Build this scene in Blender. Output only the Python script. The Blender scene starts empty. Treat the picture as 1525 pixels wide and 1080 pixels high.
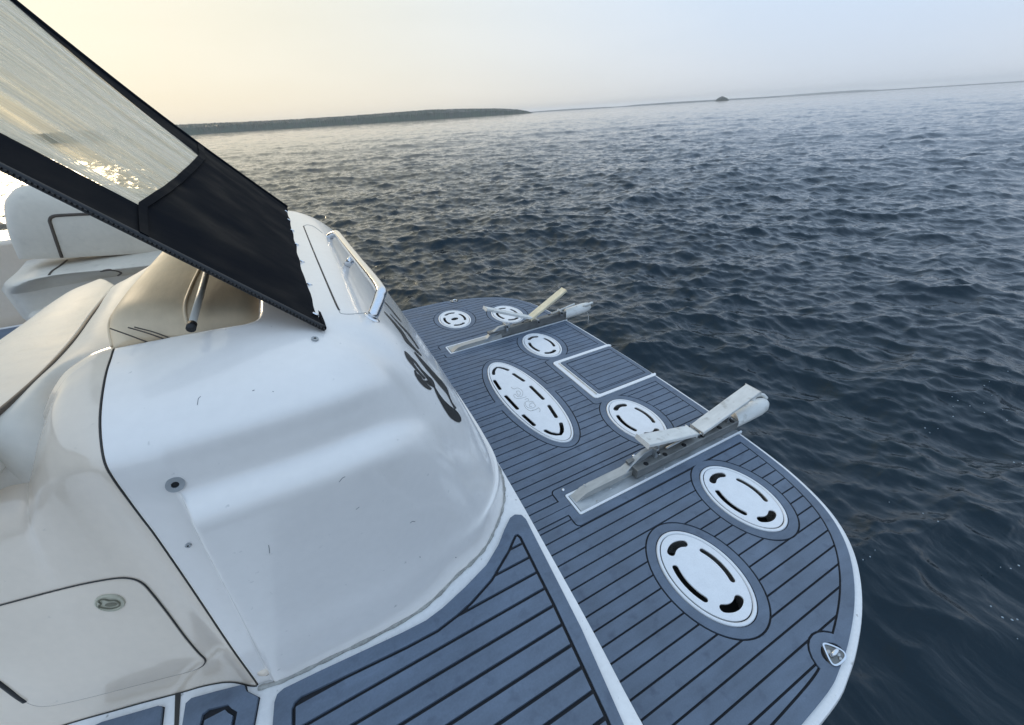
import bpy, math, random
import numpy as np
from mathutils import Vector, Matrix
from mathutils.bvhtree import BVHTree
from mathutils.geometry import delaunay_2d_cdt
R = math.radians
random.seed(4)
SC = bpy.context.scene
COL = SC.collection

# ------------------------------------------------------------------ camera
# x = aft, y = athwartships (towards the far side), z = up, metres; z = 0 is the top of the swim platform
CAMH = 1.25
YAW, PIT, ROL = 1.12305, -0.5511, -0.06237
FPX = 601.39
_f = Vector((math.cos(YAW)*math.cos(PIT), math.sin(YAW)*math.cos(PIT), math.sin(PIT)))
_r = _f.cross(Vector((0, 0, 1))).normalized()
_u = _r.cross(_f)
_c, _s = math.cos(ROL), math.sin(ROL)
CR, CU = _c*_r+_s*_u, -_s*_r+_c*_u
cam_d = bpy.data.cameras.new('camera')
cam = bpy.data.objects.new('camera', cam_d)
COL.objects.link(cam)
cam_d.sensor_width = 36
cam_d.lens = FPX/1525*36
cam_d.clip_start = 0.02
cam_d.clip_end = 40000
cam.matrix_world = Matrix(((CR.x, CU.x, -_f.x, 0), (CR.y, CU.y, -_f.y, 0), (CR.z, CU.z, -_f.z, CAMH), (0, 0, 0, 1)))
SC.camera = cam

# ------------------------------------------------------------------ sky, sun, exposure
SUN_AZ, SUN_EL = R(111), R(14)
W = bpy.data.worlds.new('World')
SC.world = W
W.use_nodes = True
nt = W.node_tree
bg = nt.nodes['Background']
sky = nt.nodes.new('ShaderNodeTexSky')
sky.sky_type = 'NISHITA'
sky.sun_disc = False
sky.sun_elevation = SUN_EL
sky.sun_rotation = math.pi/2-SUN_AZ
sky.air_density = 1.0
sky.dust_density = 3.0
sky.ozone_density = 2.0
_sd = Vector((math.cos(SUN_AZ)*math.cos(SUN_EL), math.sin(SUN_AZ)*math.cos(SUN_EL), math.sin(SUN_EL)))
SKY = 0.10
def wn(kind, **kw):
    x = nt.nodes.new(kind)
    for k, v in kw.items(): setattr(x, k, v)
    return x
def wmath(op, a, b=None, clamp=False):
    x = wn('ShaderNodeMath', operation=op, use_clamp=clamp)
    for i, q in enumerate((a, b)):
        if q is None: continue
        if isinstance(q, (int, float)): x.inputs[i].default_value = q
        else: nt.links.new(q, x.inputs[i])
    return x.outputs[0]
def wcol(fac, a, b, blend='MIX'):
    x = wn('ShaderNodeMix', data_type='RGBA', blend_type=blend)
    for i, q in ((0, fac), (6, a), (7, b)):
        if isinstance(q, (int, float)): x.inputs[i].default_value = q
        elif isinstance(q, tuple): x.inputs[i].default_value = (*q, 1)
        else: nt.links.new(q, x.inputs[i])
    return x.outputs[2]
tc = wn('ShaderNodeTexCoord')
nv_ = wn('ShaderNodeVectorMath', operation='NORMALIZE'); nt.links.new(tc.outputs['Generated'], nv_.inputs[0])
sep = wn('ShaderNodeSeparateXYZ'); nt.links.new(nv_.outputs[0], sep.inputs[0])
dp = wn('ShaderNodeVectorMath', operation='DOT_PRODUCT'); nt.links.new(nv_.outputs[0], dp.inputs[0]); dp.inputs[1].default_value = _sd
up_ = wmath('MAXIMUM', sep.outputs['Z'], 0.0)
hz = wmath('POWER', wmath('SUBTRACT', 1.0, up_), 3.5)                 # 1 at the horizon
cs = wmath('MAXIMUM', dp.outputs['Value'], 0.0)
# evening haze: blue above, pale at the horizon, cream towards the hidden sun
zen, pale = (.44, .61, .85), (.48, .525, .585)
c0 = wcol(hz, zen, pale)
g1 = wmath('MULTIPLY', wmath('POWER', cs, 2.2), .85)
c1 = wcol(g1, c0, (.72, .66, .47))
g2 = wmath('MULTIPLY', wmath('POWER', cs, 40.0), .04)
c2 = wcol(g2, c1, (.92, .90, .74))
g3 = wmath('MULTIPLY', wmath('POWER', wmath('SUBTRACT', 1.0, up_), 14.0), wmath('POWER', cs, 1.8))
c3 = wcol(wmath('MULTIPLY', g3, .7), c2, (.80, .65, .46))
# faint high cloud
cn = wn('ShaderNodeTexNoise'); cn.inputs['Scale'].default_value = 1.6; cn.inputs['Detail'].default_value = 5
cm = wn('ShaderNodeMapping'); cm.inputs['Scale'].default_value = (1, 1, 5); nt.links.new(nv_.outputs[0], cm.inputs[0]); nt.links.new(cm.outputs[0], cn.inputs[0])
cf = wn('ShaderNodeMapRange'); cf.inputs[1].default_value = .45; cf.inputs[2].default_value = .75; cf.inputs[3].default_value = 0; cf.inputs[4].default_value = .10
nt.links.new(cn.outputs['Fac'], cf.inputs[0])
c4 = wcol(cf.outputs[0], c3, (.95, .93, .90))
sc_ = wn('ShaderNodeVectorMath', operation='SCALE'); nt.links.new(c4, sc_.inputs[0]); sc_.inputs['Scale'].default_value = 1/SKY
nt.links.new(wcol(.985, sky.outputs[0], sc_.outputs[0]), bg.inputs['Color'])
bg.inputs['Strength'].default_value = SKY

sun_d = bpy.data.lights.new('sun', 'SUN')
sun_d.energy = .5
sun_d.angle = R(12)
sun_d.color = (1.0, 0.80, 0.55)
sun = bpy.data.objects.new('sun', sun_d)
COL.objects.link(sun)
_sd = Vector((math.cos(SUN_AZ)*math.cos(SUN_EL), math.sin(SUN_AZ)*math.cos(SUN_EL), math.sin(SUN_EL)))
sun.rotation_euler = _sd.to_track_quat('Z', 'Y').to_euler()
SC.view_settings.view_transform = 'Standard'
SC.view_settings.look = 'None'
SC.view_settings.gamma = 1
SC.view_settings.use_curve_mapping = False
SC.view_settings.exposure = 0.50
SC.cycles.use_denoising = True
SC.cycles.max_bounces = 8
SC.cycles.volume_bounces = 1
SC.cycles.transparent_max_bounces = 12

# ------------------------------------------------------------------ measuring helpers
def ray(px, py):
    px, py = float(px), float(py)
    return ((px-762.5)/FPX)*CR+((540-py)/FPX)*CU+_f
def at(px, py, x=None, y=None, z=None):
    d = ray(px, py)
    t = x/d.x if x is not None else y/d.y if y is not None else (z-CAMH)/d.z
    return Vector((d.x*t, d.y*t, CAMH+d.z*t))
CAMP = Vector((0, 0, CAMH))

# ------------------------------------------------------------------ materials
def mat(name, col, rough=.5, metal=0, spec=.5, coat=0, noise=None, bump=None, extra=None, **kw):
    """noise=(scale, amount[, stretch]) varies the colour; bump=(scale, strength, distance[, stretch])"""
    m = bpy.data.materials.new(name)
    m.use_nodes = True
    n, l = m.node_tree.nodes, m.node_tree.links
    p = n['Principled BSDF']
    p.inputs['Base Color'].default_value = (*col, 1)
    p.inputs['Roughness'].default_value = rough
    p.inputs['Metallic'].default_value = metal
    p.inputs['Specular IOR Level'].default_value = spec
    p.inputs['Coat Weight'].default_value = coat
    p.inputs['Coat Roughness'].default_value = .08
    for k, v in kw.items():
        p.inputs[k.replace('_', ' ')].default_value = v
    geo = n.new('ShaderNodeNewGeometry')
    def tex(scale, st, detail=6):
        mp = n.new('ShaderNodeMapping')
        mp.inputs['Scale'].default_value = st
        l.new(geo.outputs['Position'], mp.inputs['Vector'])
        t = n.new('ShaderNodeTexNoise')
        t.inputs['Scale'].default_value = scale
        t.inputs['Detail'].default_value = detail
        l.new(mp.outputs[0], t.inputs['Vector'])
        return t.outputs['Fac']
    cur = None
    for sc, am, *st in (noise or []):
        f = tex(sc, st[0] if st else (1, 1, 1))
        mr = n.new('ShaderNodeMapRange')
        mr.inputs[1].default_value, mr.inputs[2].default_value = .3, .7
        mr.inputs[3].default_value, mr.inputs[4].default_value = 1-am, 1+am
        l.new(f, mr.inputs[0])
        if cur is None:
            cur = mr.outputs[0]
        else:
            mm = n.new('ShaderNodeMath'); mm.operation = 'MULTIPLY'
            l.new(cur, mm.inputs[0]); l.new(mr.outputs[0], mm.inputs[1]); cur = mm.outputs[0]
    colout = None
    if cur is not None:
        vm = n.new('ShaderNodeVectorMath'); vm.operation = 'SCALE'
        vm.inputs[0].default_value = col
        l.new(cur, vm.inputs['Scale'])
        colout = vm.outputs[0]
        l.new(colout, p.inputs['Base Color'])
        if rough > .08:
            mr = n.new('ShaderNodeMath'); mr.operation = 'MULTIPLY'; mr.inputs[1].default_value = rough
            l.new(cur, mr.inputs[0]); l.new(mr.outputs[0], p.inputs['Roughness'])
    if bump:
        prev = None
        for sc, stg, dist, *st in bump:
            b = n.new('ShaderNodeBump')
            b.inputs['Strength'].default_value = stg
            b.inputs['Distance'].default_value = dist
            l.new(tex(sc, st[0] if st else (1, 1, 1)), b.inputs['Height'])
            if prev: l.new(prev, b.inputs['Normal'])
            prev = b.outputs[0]
        l.new(prev, p.inputs['Normal'])
    if extra: extra(m, n, l, p, tex, colout)
    return m

def stains(amount, lo, hi, scale, tint):
    """blotches of wear laid over the colour"""
    def f(m, n, l, p, tex, colout):
        t = tex(scale, (1, 1, 1), 9)
        mr = n.new('ShaderNodeMapRange'); mr.inputs[1].default_value = lo; mr.inputs[2].default_value = hi
        mr.inputs[3].default_value = 0; mr.inputs[4].default_value = amount
        l.new(t, mr.inputs[0])
        mx = n.new('ShaderNodeMix'); mx.data_type = 'RGBA'
        l.new(mr.outputs[0], mx.inputs[0])
        if colout: l.new(colout, mx.inputs[6])
        else: mx.inputs[6].default_value = p.inputs['Base Color'].default_value
        mx.inputs[7].default_value = (*tint, 1)
        l.new(mx.outputs[2], p.inputs['Base Color'])
    return f

M = {}
M['gel'] = mat('gelcoat', (.84, .79, .735), .22, coat=.6, noise=[(3, .03), (60, .015)],
               bump=[(2.2, .15, .01), (300, .03, .0005)], extra=stains(.5, .70, .78, 55, (.25, .24, .22)))
M['gel_warm_lit'] = mat('warm_lit_gelcoat', (.74, .625, .50), .20, coat=.7, noise=[(3, .04), (60, .02)],  # pale gelcoat with warm bounce light from the cockpit put into its colour
                    bump=[(2.2, .2, .01), (300, .03, .0005)], extra=stains(.4, .70, .78, 45, (.28, .25, .20)))
M['gel_deck'] = mat('deck_gelcoat', (.81, .79, .765), .4, coat=.1, noise=[(6, .05), (120, .04)],
                    extra=stains(.6, .66, .74, 70, (.22, .21, .19)))
M['foam'] = mat('grey_blue_deck_foam', (.122, .155, .205), .62, spec=.35, noise=[(7, .13), (45, .10, (.25, 1, 1)), (260, .07)],
                bump=[(900, .25, .0006), (60, .10, .001)], extra=stains(.45, .58, .74, 26, (.055, .07, .105)))
M['groove'] = mat('black_groove', (.008, .009, .013), .7)
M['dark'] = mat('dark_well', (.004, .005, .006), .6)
M['lid'] = mat('white_lid', (.76, .77, .78), .38, noise=[(30, .03), (300, .04)], bump=[(500, .12, .0005)])
M['alu'] = mat('weathered_aluminium', (.40, .42, .43), .42, metal=.75, noise=[(12, .18), (80, .12, (.2, 1, 1))], bump=[(200, .1, .0006)])
M['alu_dark'] = mat('oxidised_aluminium', (.20, .20, .19), .5, metal=.5, noise=[(14, .25), (90, .15, (.2, 1, 1))], bump=[(160, .15, .0008)])
M['board'] = mat('weathered_white_board', (.66, .65, .61), .6, noise=[(10, .06), (70, .07, (.2, 1, 1))], bump=[(60, .12, .001, (.3, 1, 1))],
                 extra=stains(.45, .58, .70, 30, (.30, .27, .22)))
M['board_sunlit'] = mat('sunlit_board', (.74, .64, .44), .6, noise=[(18, .10), (70, .08, (.3, 1, 1))], bump=[(60, .25, .002, (.3, 1, 1))])  # pale board, the low sun's warm light painted into its colour
M['steel'] = mat('stainless_steel', (.72, .73, .75), .13, metal=1, noise=[(40, .03)])
M['pole'] = mat('grey_painted_tube', (.50, .47, .41), .35, spec=.5)
M['bar'] = mat('dull_grey_tube', (.44, .43, .40), .5, metal=.3, noise=[(12, .12), (80, .10, (.2, 1, 1))])
M['scuff'] = mat('grey_scuff', (.20, .20, .20), .6)
M['screw'] = mat('screw_steel', (.45, .45, .44), .35, metal=1)
M['black'] = mat('black_rubber', (.012, .012, .013), .55)
M['canvas'] = mat('black_canvas', (.0045, .006, .009), .85, spec=.06, noise=[(9, .2)], bump=[(1500, .3, .0005), (5, .15, .006, (1, 3, 1))])
M['vinyl'] = mat('white_marine_vinyl', (.68, .62, .53), .55, spec=.5, noise=[(8, .05), (60, .03)],
                 bump=[(18, .35, .004), (500, .10, .0004)], extra=stains(.3, .60, .78, 22, (.38, .35, .30)))
M['vinyl_gold'] = mat('tan_sunpad_vinyl', (.74, .58, .39), .55, spec=.35, coat=0, noise=[(6, .14), (30, .10, (1, .3, 1))],
                      bump=[(7, .4, .006, (2.2, .5, 1)), (24, .2, .0015, (1, .3, 1)), (500, .08, .0003)])
M['stitch'] = mat('brown_piping', (.09, .07, .055), .6)
M['seamline'] = mat('seam_gap', (.035, .033, .03), .6)
M['caulk'] = mat('grey_caulk', (.33, .32, .29), .6, noise=[(40, .25), (200, .2)])
M['graphite'] = mat('graphite_lettering', (.035, .033, .030), .35, noise=[(500, .3)])
M['plastic_cream'] = mat('aged_cream_plastic', (.48, .45, .34), .35, noise=[(60, .05)])
M['plastic_dark'] = mat('dark_olive_plastic', (.16, .15, .10), .45)  # dark olive tone of the latch ring and finger pull

# clear window of the curtain: thin clear plastic with faint milky creases
def clear_vinyl():
    m = bpy.data.materials.new('clear_vinyl_window'); m.use_nodes = True
    n, l = m.node_tree.nodes, m.node_tree.links
    n.remove(n['Principled BSDF'])
    out = n['Material Output']
    geo = n.new('ShaderNodeTexCoord')
    mp = n.new('ShaderNodeMapping'); mp.inputs['Scale'].default_value = (1.3, 26, 1)
    l.new(geo.outputs['UV'], mp.inputs['Vector'])
    t = n.new('ShaderNodeTexNoise'); t.inputs['Scale'].default_value = 1.6; t.inputs['Detail'].default_value = 7; t.inputs['Distortion'].default_value = .6
    l.new(mp.outputs[0], t.inputs['Vector'])
    bmp = n.new('ShaderNodeBump'); bmp.inputs['Strength'].default_value = .4; bmp.inputs['Distance'].default_value = .010
    l.new(t.outputs['Fac'], bmp.inputs['Height'])
    tr = n.new('ShaderNodeBsdfTransparent'); tr.inputs[0].default_value = (.97, .95, .88, 1)
    gl = n.new('ShaderNodeBsdfGlossy'); gl.inputs['Roughness'].default_value = .4
    l.new(bmp.outputs[0], gl.inputs['Normal'])
    tl = n.new('ShaderNodeBsdfTranslucent'); tl.inputs[0].default_value = (.98, .90, .72, 1)
    df = n.new('ShaderNodeBsdfDiffuse'); df.inputs[0].default_value = (.84, .79, .68, 1)
    l.new(bmp.outputs[0], tl.inputs['Normal']); l.new(bmp.outputs[0], df.inputs['Normal'])
    mr = n.new('ShaderNodeMapRange'); mr.inputs[1].default_value = .40; mr.inputs[2].default_value = .66
    mr.inputs[3].default_value = .12; mr.inputs[4].default_value = .55
    l.new(t.outputs['Fac'], mr.inputs[0])
    a = n.new('ShaderNodeMixShader'); a.inputs[0].default_value = .10
    l.new(tl.outputs[0], a.inputs[1]); l.new(df.outputs[0], a.inputs[2])
    b = n.new('ShaderNodeMixShader'); l.new(mr.outputs[0], b.inputs[0])
    l.new(tr.outputs[0], b.inputs[1]); l.new(a.outputs[0], b.inputs[2])
    fr = n.new('ShaderNodeFresnel'); fr.inputs[0].default_value = 1.04
    l.new(bmp.outputs[0], fr.inputs['Normal'])
    c = n.new('ShaderNodeMixShader'); l.new(fr.outputs[0], c.inputs[0])
    l.new(b.outputs[0], c.inputs[1]); l.new(gl.outputs[0], c.inputs[2])
    l.new(c.outputs[0], out.inputs[0])
    return m
M['clear'] = clear_vinyl()

def water_mat():
    m = bpy.data.materials.new('lake_water'); m.use_nodes = True
    n, l = m.node_tree.nodes, m.node_tree.links
    p = n['Principled BSDF']
    p.inputs['Base Color'].default_value = (.0004, .0060, .0095, 1)
    p.inputs['Roughness'].default_value = .05
    p.inputs['IOR'].default_value = 1.42
    p.inputs['Specular Tint'].default_value = (.72, .88, 1, 1)
    p.inputs['Specular IOR Level'].default_value = .5
    geo = n.new('ShaderNodeNewGeometry')
    prev = None
    for sc, st, dist, stg in ((.8, (1, .45, 1), .08, .5), (3.3, (1, .38, 1), .024, .6), (11, (1, .42, 1), .013, .65), (42, (1, .5, 1), .0032, .5)):
        mp = n.new('ShaderNodeMapping')
        mp.inputs['Rotation'].default_value = (0, 0, -1.15)
        mp.inputs['Scale'].default_value = st
        l.new(geo.outputs['Position'], mp.inputs['Vector'])
        t = n.new('ShaderNodeTexNoise'); t.inputs['Scale'].default_value = sc
        t.inputs['Detail'].default_value = 4; t.inputs['Distortion'].default_value = .5
        l.new(mp.outputs[0], t.inputs['Vector'])
        b = n.new('ShaderNodeBump'); b.inputs['Strength'].default_value = stg; b.inputs['Distance'].default_value = dist
        l.new(t.outputs['Fac'], b.inputs['Height'])
        if prev: l.new(prev, b.inputs['Normal'])
        prev = b.outputs[0]
    l.new(prev, p.inputs['Normal'])
    return m
M['water'] = water_mat()
M['bubble'] = mat('water_bubble', (.30, .36, .40), .3)
M['wood'] = mat('distant_woodland', (.035, .055, .035), .9, noise=[(.012, .3), (.05, .5), (.4, .3)])
M['shore'] = mat('pale_shore', (.25, .23, .19), .9, noise=[(.05, .3)])
M['farland'] = mat('far_shore_land', (.04, .055, .05), .95, noise=[(.01, .3)])

# ------------------------------------------------------------------ mesh helpers
def mk(name, verts, faces, m, parent=None, smooth=False, bevel=None, ang=None):
    me = bpy.data.meshes.new(name)
    me.from_pydata([tuple(v) for v in verts], [], faces)
    me.materials.append(m)
    if smooth:
        me.polygons.foreach_set('use_smooth', [True]*len(me.polygons))
        if ang: me.set_sharp_from_angle(angle=R(ang))
    me.update()
    o = bpy.data.objects.new(name, me)
    COL.objects.link(o)
    o.parent = parent
    if bevel:
        b = o.modifiers.new('bevel', 'BEVEL'); b.width = bevel; b.segments = 3; b.limit_method = 'ANGLE'; b.angle_limit = R(35)
        me.polygons.foreach_set('use_smooth', [True]*len(me.polygons))
        b.harden_normals = True
    return o
def thing(name, label, cat, group=None, loc=(0, 0, 0)):
    o = bpy.data.objects.new(name, None); COL.objects.link(o)
    o.location = loc
    tag(o, label, cat, group); o.empty_display_size = .1
    return o
def tag(o, label, cat=None, group=None, kind=None):
    if label: o['label'] = label
    if cat: o['category'] = cat
    if group: o['group'] = group
    if kind: o['kind'] = kind
    return o
def catmull(P, n, closed=False):
    P = np.asarray(P, float); k = len(P)
    ts = np.linspace(0, k if closed else k-1, n, endpoint=not closed)
    i = np.minimum(ts.astype(int), (k-1 if closed else k-2)); f = (ts-i)[:, None]
    if closed:
        g = lambda j: P[j % k]
    else:
        Q = np.vstack([2*P[0]-P[1], P, 2*P[-1]-P[-2]])
        g = lambda j: Q[np.clip(j+1, 0, len(Q)-1)]
    p0, p1, p2, p3 = g(i-1), g(i), g(i+1), g(i+2)
    return .5*((2*p1)+(-p0+p2)*f+(2*p0-5*p1+4*p2-p3)*f**2+(-p0+3*p1-3*p2+p3)*f**3)
def grid_faces(nr, nc, off=0, flip=False, wrap=False):
    F = []
    for i in range(nr-1):
        for j in range(nc if wrap else nc-1):
            a, b = off+i*nc+j, off+i*nc+(j+1) % nc
            c, d = b+nc, a+nc
            F.append((a, d, c, b) if flip else (a, b, c, d))
    return F
def tube(path, r, sides=8, closed=False, caps=True):
    """verts, faces of a tube; r a number or a list"""
    P = [Vector(p) for p in path]; n = len(P)
    rr = r if hasattr(r, '__len__') else [r]*n
    V, F = [], []
    prev = None
    for i, p in enumerate(P):
        a = P[(i-1) % n] if (closed or i) else p
        b = P[(i+1) % n] if (closed or i < n-1) else p
        t = (b-a).normalized()
        if prev is None:
            nrm = t.orthogonal().normalized()
        else:
            nrm = (prev-prev.dot(t)*t).normalized()
        prev = nrm; bi = t.cross(nrm)
        for k in range(sides):
            an = 2*math.pi*k/sides
            V.append(p+rr[i]*(math.cos(an)*nrm+math.sin(an)*bi))
    m = n if closed else n-1
    for i in range(m):
        for k in range(sides):
            a, b = i*sides+k, i*sides+(k+1) % sides
            c, d = ((i+1) % n)*sides+(k+1) % sides, ((i+1) % n)*sides+k
            F.append((a, b, c, d))
    if caps and not closed:
        F.append(tuple(range(sides-1, -1, -1))); F.append(tuple(range((n-1)*sides, n*sides)))
    return V, F
def join(parts):
    V, F = [], []
    for v, f in parts:
        o = len(V); V += list(v); F += [tuple(i+o for i in q) for q in f]
    return V, F
def box(x0, x1, y0, y1, z0, z1):
    V = [(x, y, z) for z in (z0, z1) for y in (y0, y1) for x in (x0, x1)]
    return V, [(0, 2, 3, 1), (4, 5, 7, 6), (0, 1, 5, 4), (2, 6, 7, 3), (0, 4, 6, 2), (1, 3, 7, 5)]
def dome(c, r, h, seg=10, rings=3, nrm=None):
    c = Vector(c); q = (Vector(nrm) if nrm else Vector((0, 0, 1))).to_track_quat('Z', 'Y')
    V, F = [], []
    for i in range(rings):
        a = i/rings*math.pi/2
        for k in range(seg):
            t = 2*math.pi*k/seg
            V.append(c+q @ Vector((r*math.cos(a)*math.cos(t), r*math.cos(a)*math.sin(t), h*math.sin(a))))
    V.append(c+q @ Vector((0, 0, h)))
    F = grid_faces(rings, seg, wrap=True)
    F += [((rings-1)*seg+k, (rings-1)*seg+(k+1) % seg, rings*seg) for k in range(seg)]
    return V, F
def prism(poly, z0, z1):
    n = len(poly)
    V = [(x, y, z0) for x, y in poly]+[(x, y, z1) for x, y in poly]
    F = [tuple(range(n-1, -1, -1)), tuple(range(n, 2*n))]+[(i, (i+1) % n, n+(i+1) % n, n+i) for i in range(n)]
    return V, F
def ccw(poly):
    a = sum(poly[i][0]*poly[(i+1) % len(poly)][1]-poly[(i+1) % len(poly)][0]*poly[i][1] for i in range(len(poly)))
    return list(poly) if a > 0 else list(poly)[::-1]
def offset(poly, d):
    """positive d shrinks a counter-clockwise polygon"""
    P = np.array(ccw(poly)); e = np.roll(P, -1, 0)-P
    e /= np.linalg.norm(e, axis=1)[:, None]+1e-12
    n1 = np.stack([-e[:, 1], e[:, 0]], 1); n0 = np.roll(n1, 1, 0)
    b = n0+n1; b /= np.linalg.norm(b, axis=1)[:, None]+1e-12
    k = d/np.clip((b*n1).sum(1), .4, 1)
    return [tuple(p) for p in P+b*k[:, None]]
def ellipse(cx, cy, rx, ry, n=48):
    return [(cx+rx*math.cos(2*math.pi*i/n), cy+ry*math.sin(2*math.pi*i/n)) for i in range(n)]
def rrect(x0, x1, y0, y1, r, n=5):
    P = []
    for cx, cy, a0 in ((x1-r, y1-r, 0), (x0+r, y1-r, 90), (x0+r, y0+r, 180), (x1-r, y0+r, 270)):
        for i in range(n+1):
            a = R(a0+90*i/n); P.append((cx+r*math.cos(a), cy+r*math.sin(a)))
    return P
def inside(poly, X, Y):
    P = np.array(poly); x1, y1 = P[:, 0], P[:, 1]; x2, y2 = np.roll(x1, -1), np.roll(y1, -1)
    r = np.zeros(len(X), bool)
    for a, b, c, d in zip(x1, y1, x2, y2):
        if b == d: continue
        k = ((b > Y) != (d > Y)) & (X < (c-a)*(Y-b)/(d-b)+a)
        r ^= k
    return r
def partition(polys, lines=()):
    """one planar triangulation that keeps every outline and line as edges"""
    V, E = [], []
    for p in polys:
        o = len(V); V += [Vector(q) for q in p]; E += [(o+i, o+(i+1) % len(p)) for i in range(len(p))]
    for a, b in lines:
        o = len(V); V += [Vector(a), Vector(b)]; E.append((o, o+1))
    v, e, f, *_ = delaunay_2d_cdt(V, E, [], 0, 1e-6)
    v = np.array([tuple(q) for q in v]); f = np.array([t for t in f if len(t) == 3])
    c = v[f].mean(1)
    return v, f, c
def components(f, key):
    """connected groups of triangles with the same key (0 = none)"""
    em = {}
    for i, t in enumerate(f):
        if key[i] == 0: continue
        for a, b in ((t[0], t[1]), (t[1], t[2]), (t[2], t[0])):
            em.setdefault((min(a, b), max(a, b)), []).append(i)
    par = list(range(len(f)))
    def find(i):
        while par[i] != i: par[i] = par[par[i]]; i = par[i]
        return i
    for g in em.values():
        if len(g) == 2 and key[g[0]] == key[g[1]]:
            par[find(g[0])] = find(g[1])
    out = {}
    for i in range(len(f)):
        if key[i]: out.setdefault(find(i), []).append(i)
    return [(key[k[0]], k) for k in out.values()]
def slab_from_tris(v, tris, z0, z1, bottom=False):
    """extruded solid over a set of triangles"""
    cnt = {}
    for t in tris:
        a, b, c = v[t[0]], v[t[1]], v[t[2]]
        if (b[0]-a[0])*(c[1]-a[1])-(b[1]-a[1])*(c[0]-a[0]) < 0: t = t[::-1]
        for p, q in ((t[0], t[1]), (t[1], t[2]), (t[2], t[0])):
            cnt[(p, q)] = 1
    ids = sorted({i for t in tris for i in t}); mp = {i: k for k, i in enumerate(ids)}; n = len(ids)
    V = [(v[i][0], v[i][1], z1) for i in ids]+[(v[i][0], v[i][1], z0) for i in ids]
    F = []
    for t in tris:
        a, b, c = v[t[0]], v[t[1]], v[t[2]]
        if (b[0]-a[0])*(c[1]-a[1])-(b[1]-a[1])*(c[0]-a[0]) < 0: t = t[::-1]
        F.append(tuple(mp[i] for i in t))
        if bottom: F.append(tuple(mp[i]+n for i in t[::-1]))
    for (p, q) in cnt:
        if (q, p) not in cnt:
            F.append((mp[p], mp[p]+n, mp[q]+n, mp[q]))
    return V, F
def patch(rows, thick, name, m, parent, nr=24, nc=24, bevel=.012, down=Vector((0, 0, -1)), puff=0, edge_round=0):
    """a soft slab whose top is a smooth surface through a grid of points"""
    A = np.array([[tuple(p) for p in r] for r in rows], float)
    A = np.stack([catmull(r, nc) for r in A])
    A = np.stack([catmull(A[:, j], nr) for j in range(nc)], 1)
    d = np.array(down)
    u = np.linspace(0, 1, nr)[:, None]; w = np.linspace(0, 1, nc)[None]
    if puff:
        A = A-d*(puff*(16*u*(1-u)*w*(1-w))**.5)[..., None]
    if edge_round:
        eu = np.minimum(u, 1-u)*nr/2; ew = np.minimum(w, 1-w)*nc/2
        k = np.clip(1-np.minimum(eu, ew), 0, 1)**2
        A = A+d*(edge_round*k)[..., None]
    V = [tuple(p) for p in A.reshape(-1, 3)]
    B = A+d*thick
    V += [tuple(p) for p in B.reshape(-1, 3)]
    n = nr*nc
    F = grid_faces(nr, nc)+grid_faces(nr, nc, n, True)
    rim = [j for j in range(nc)]+[i*nc+nc-1 for i in range(1, nr)]+[(nr-1)*nc+j for j in range(nc-2, -1, -1)]+[i*nc for i in range(nr-2, 0, -1)]
    for i in range(len(rim)):
        a, b = rim[i], rim[(i+1) % len(rim)]
        F.append((b, a, a+n, b+n))
    # keep the normals pointing out
    a, b, c = (Vector(V[F[0][k]]) for k in range(3))
    if (b-a).cross(c-a).dot(Vector(down)) > 0:
        F = [f[::-1] for f in F]
    return mk(name, V, F, m, parent, smooth=True, ang=50, bevel=bevel), A

# ------------------------------------------------------------------ water
ZW = -0.33
def fft_tile(N, L, lam, rms, wdir, spread, seed, cut):
    rng = np.random.default_rng(seed)
    k1 = np.fft.fftfreq(N, L/N)*2*np.pi
    kx, ky = np.meshgrid(k1, k1, indexing='ij'); k = np.hypot(kx, ky); k[0, 0] = 1
    kp = 2*np.pi/lam
    cosw = (kx*math.cos(wdir)+ky*math.sin(wdir))/k
    S = np.exp(-1.1*(kp/k)**4)/k**3.6*(np.abs(cosw)**spread+.10)*np.exp(-(k*cut)**2)
    S[0, 0] = 0
    h = np.sqrt(S)*(rng.normal(size=(N, N))+1j*rng.normal(size=(N, N)))
    H = np.fft.ifft2(h).real; s = rms/H.std()
    Dx = np.fft.ifft2(1j*kx/k*h).real*s; Dy = np.fft.ifft2(1j*ky/k*h).real*s
    return H*s, Dx, Dy, L
def sample(T, x, y):
    H, Dx, Dy, L = T; N = H.shape[0]
    u, v = (x/L % 1)*N, (y/L % 1)*N
    i, j = u.astype(int) % N, v.astype(int) % N; fu, fv = u-np.floor(u), v-np.floor(v)
    i2, j2 = (i+1) % N, (j+1) % N
    o = []
    for A in (H, Dx, Dy):
        o.append((A[i, j]*(1-fu)+A[i2, j]*fu)*(1-fv)+(A[i, j2]*(1-fu)+A[i2, j2]*fu)*fv)
    return o
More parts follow.
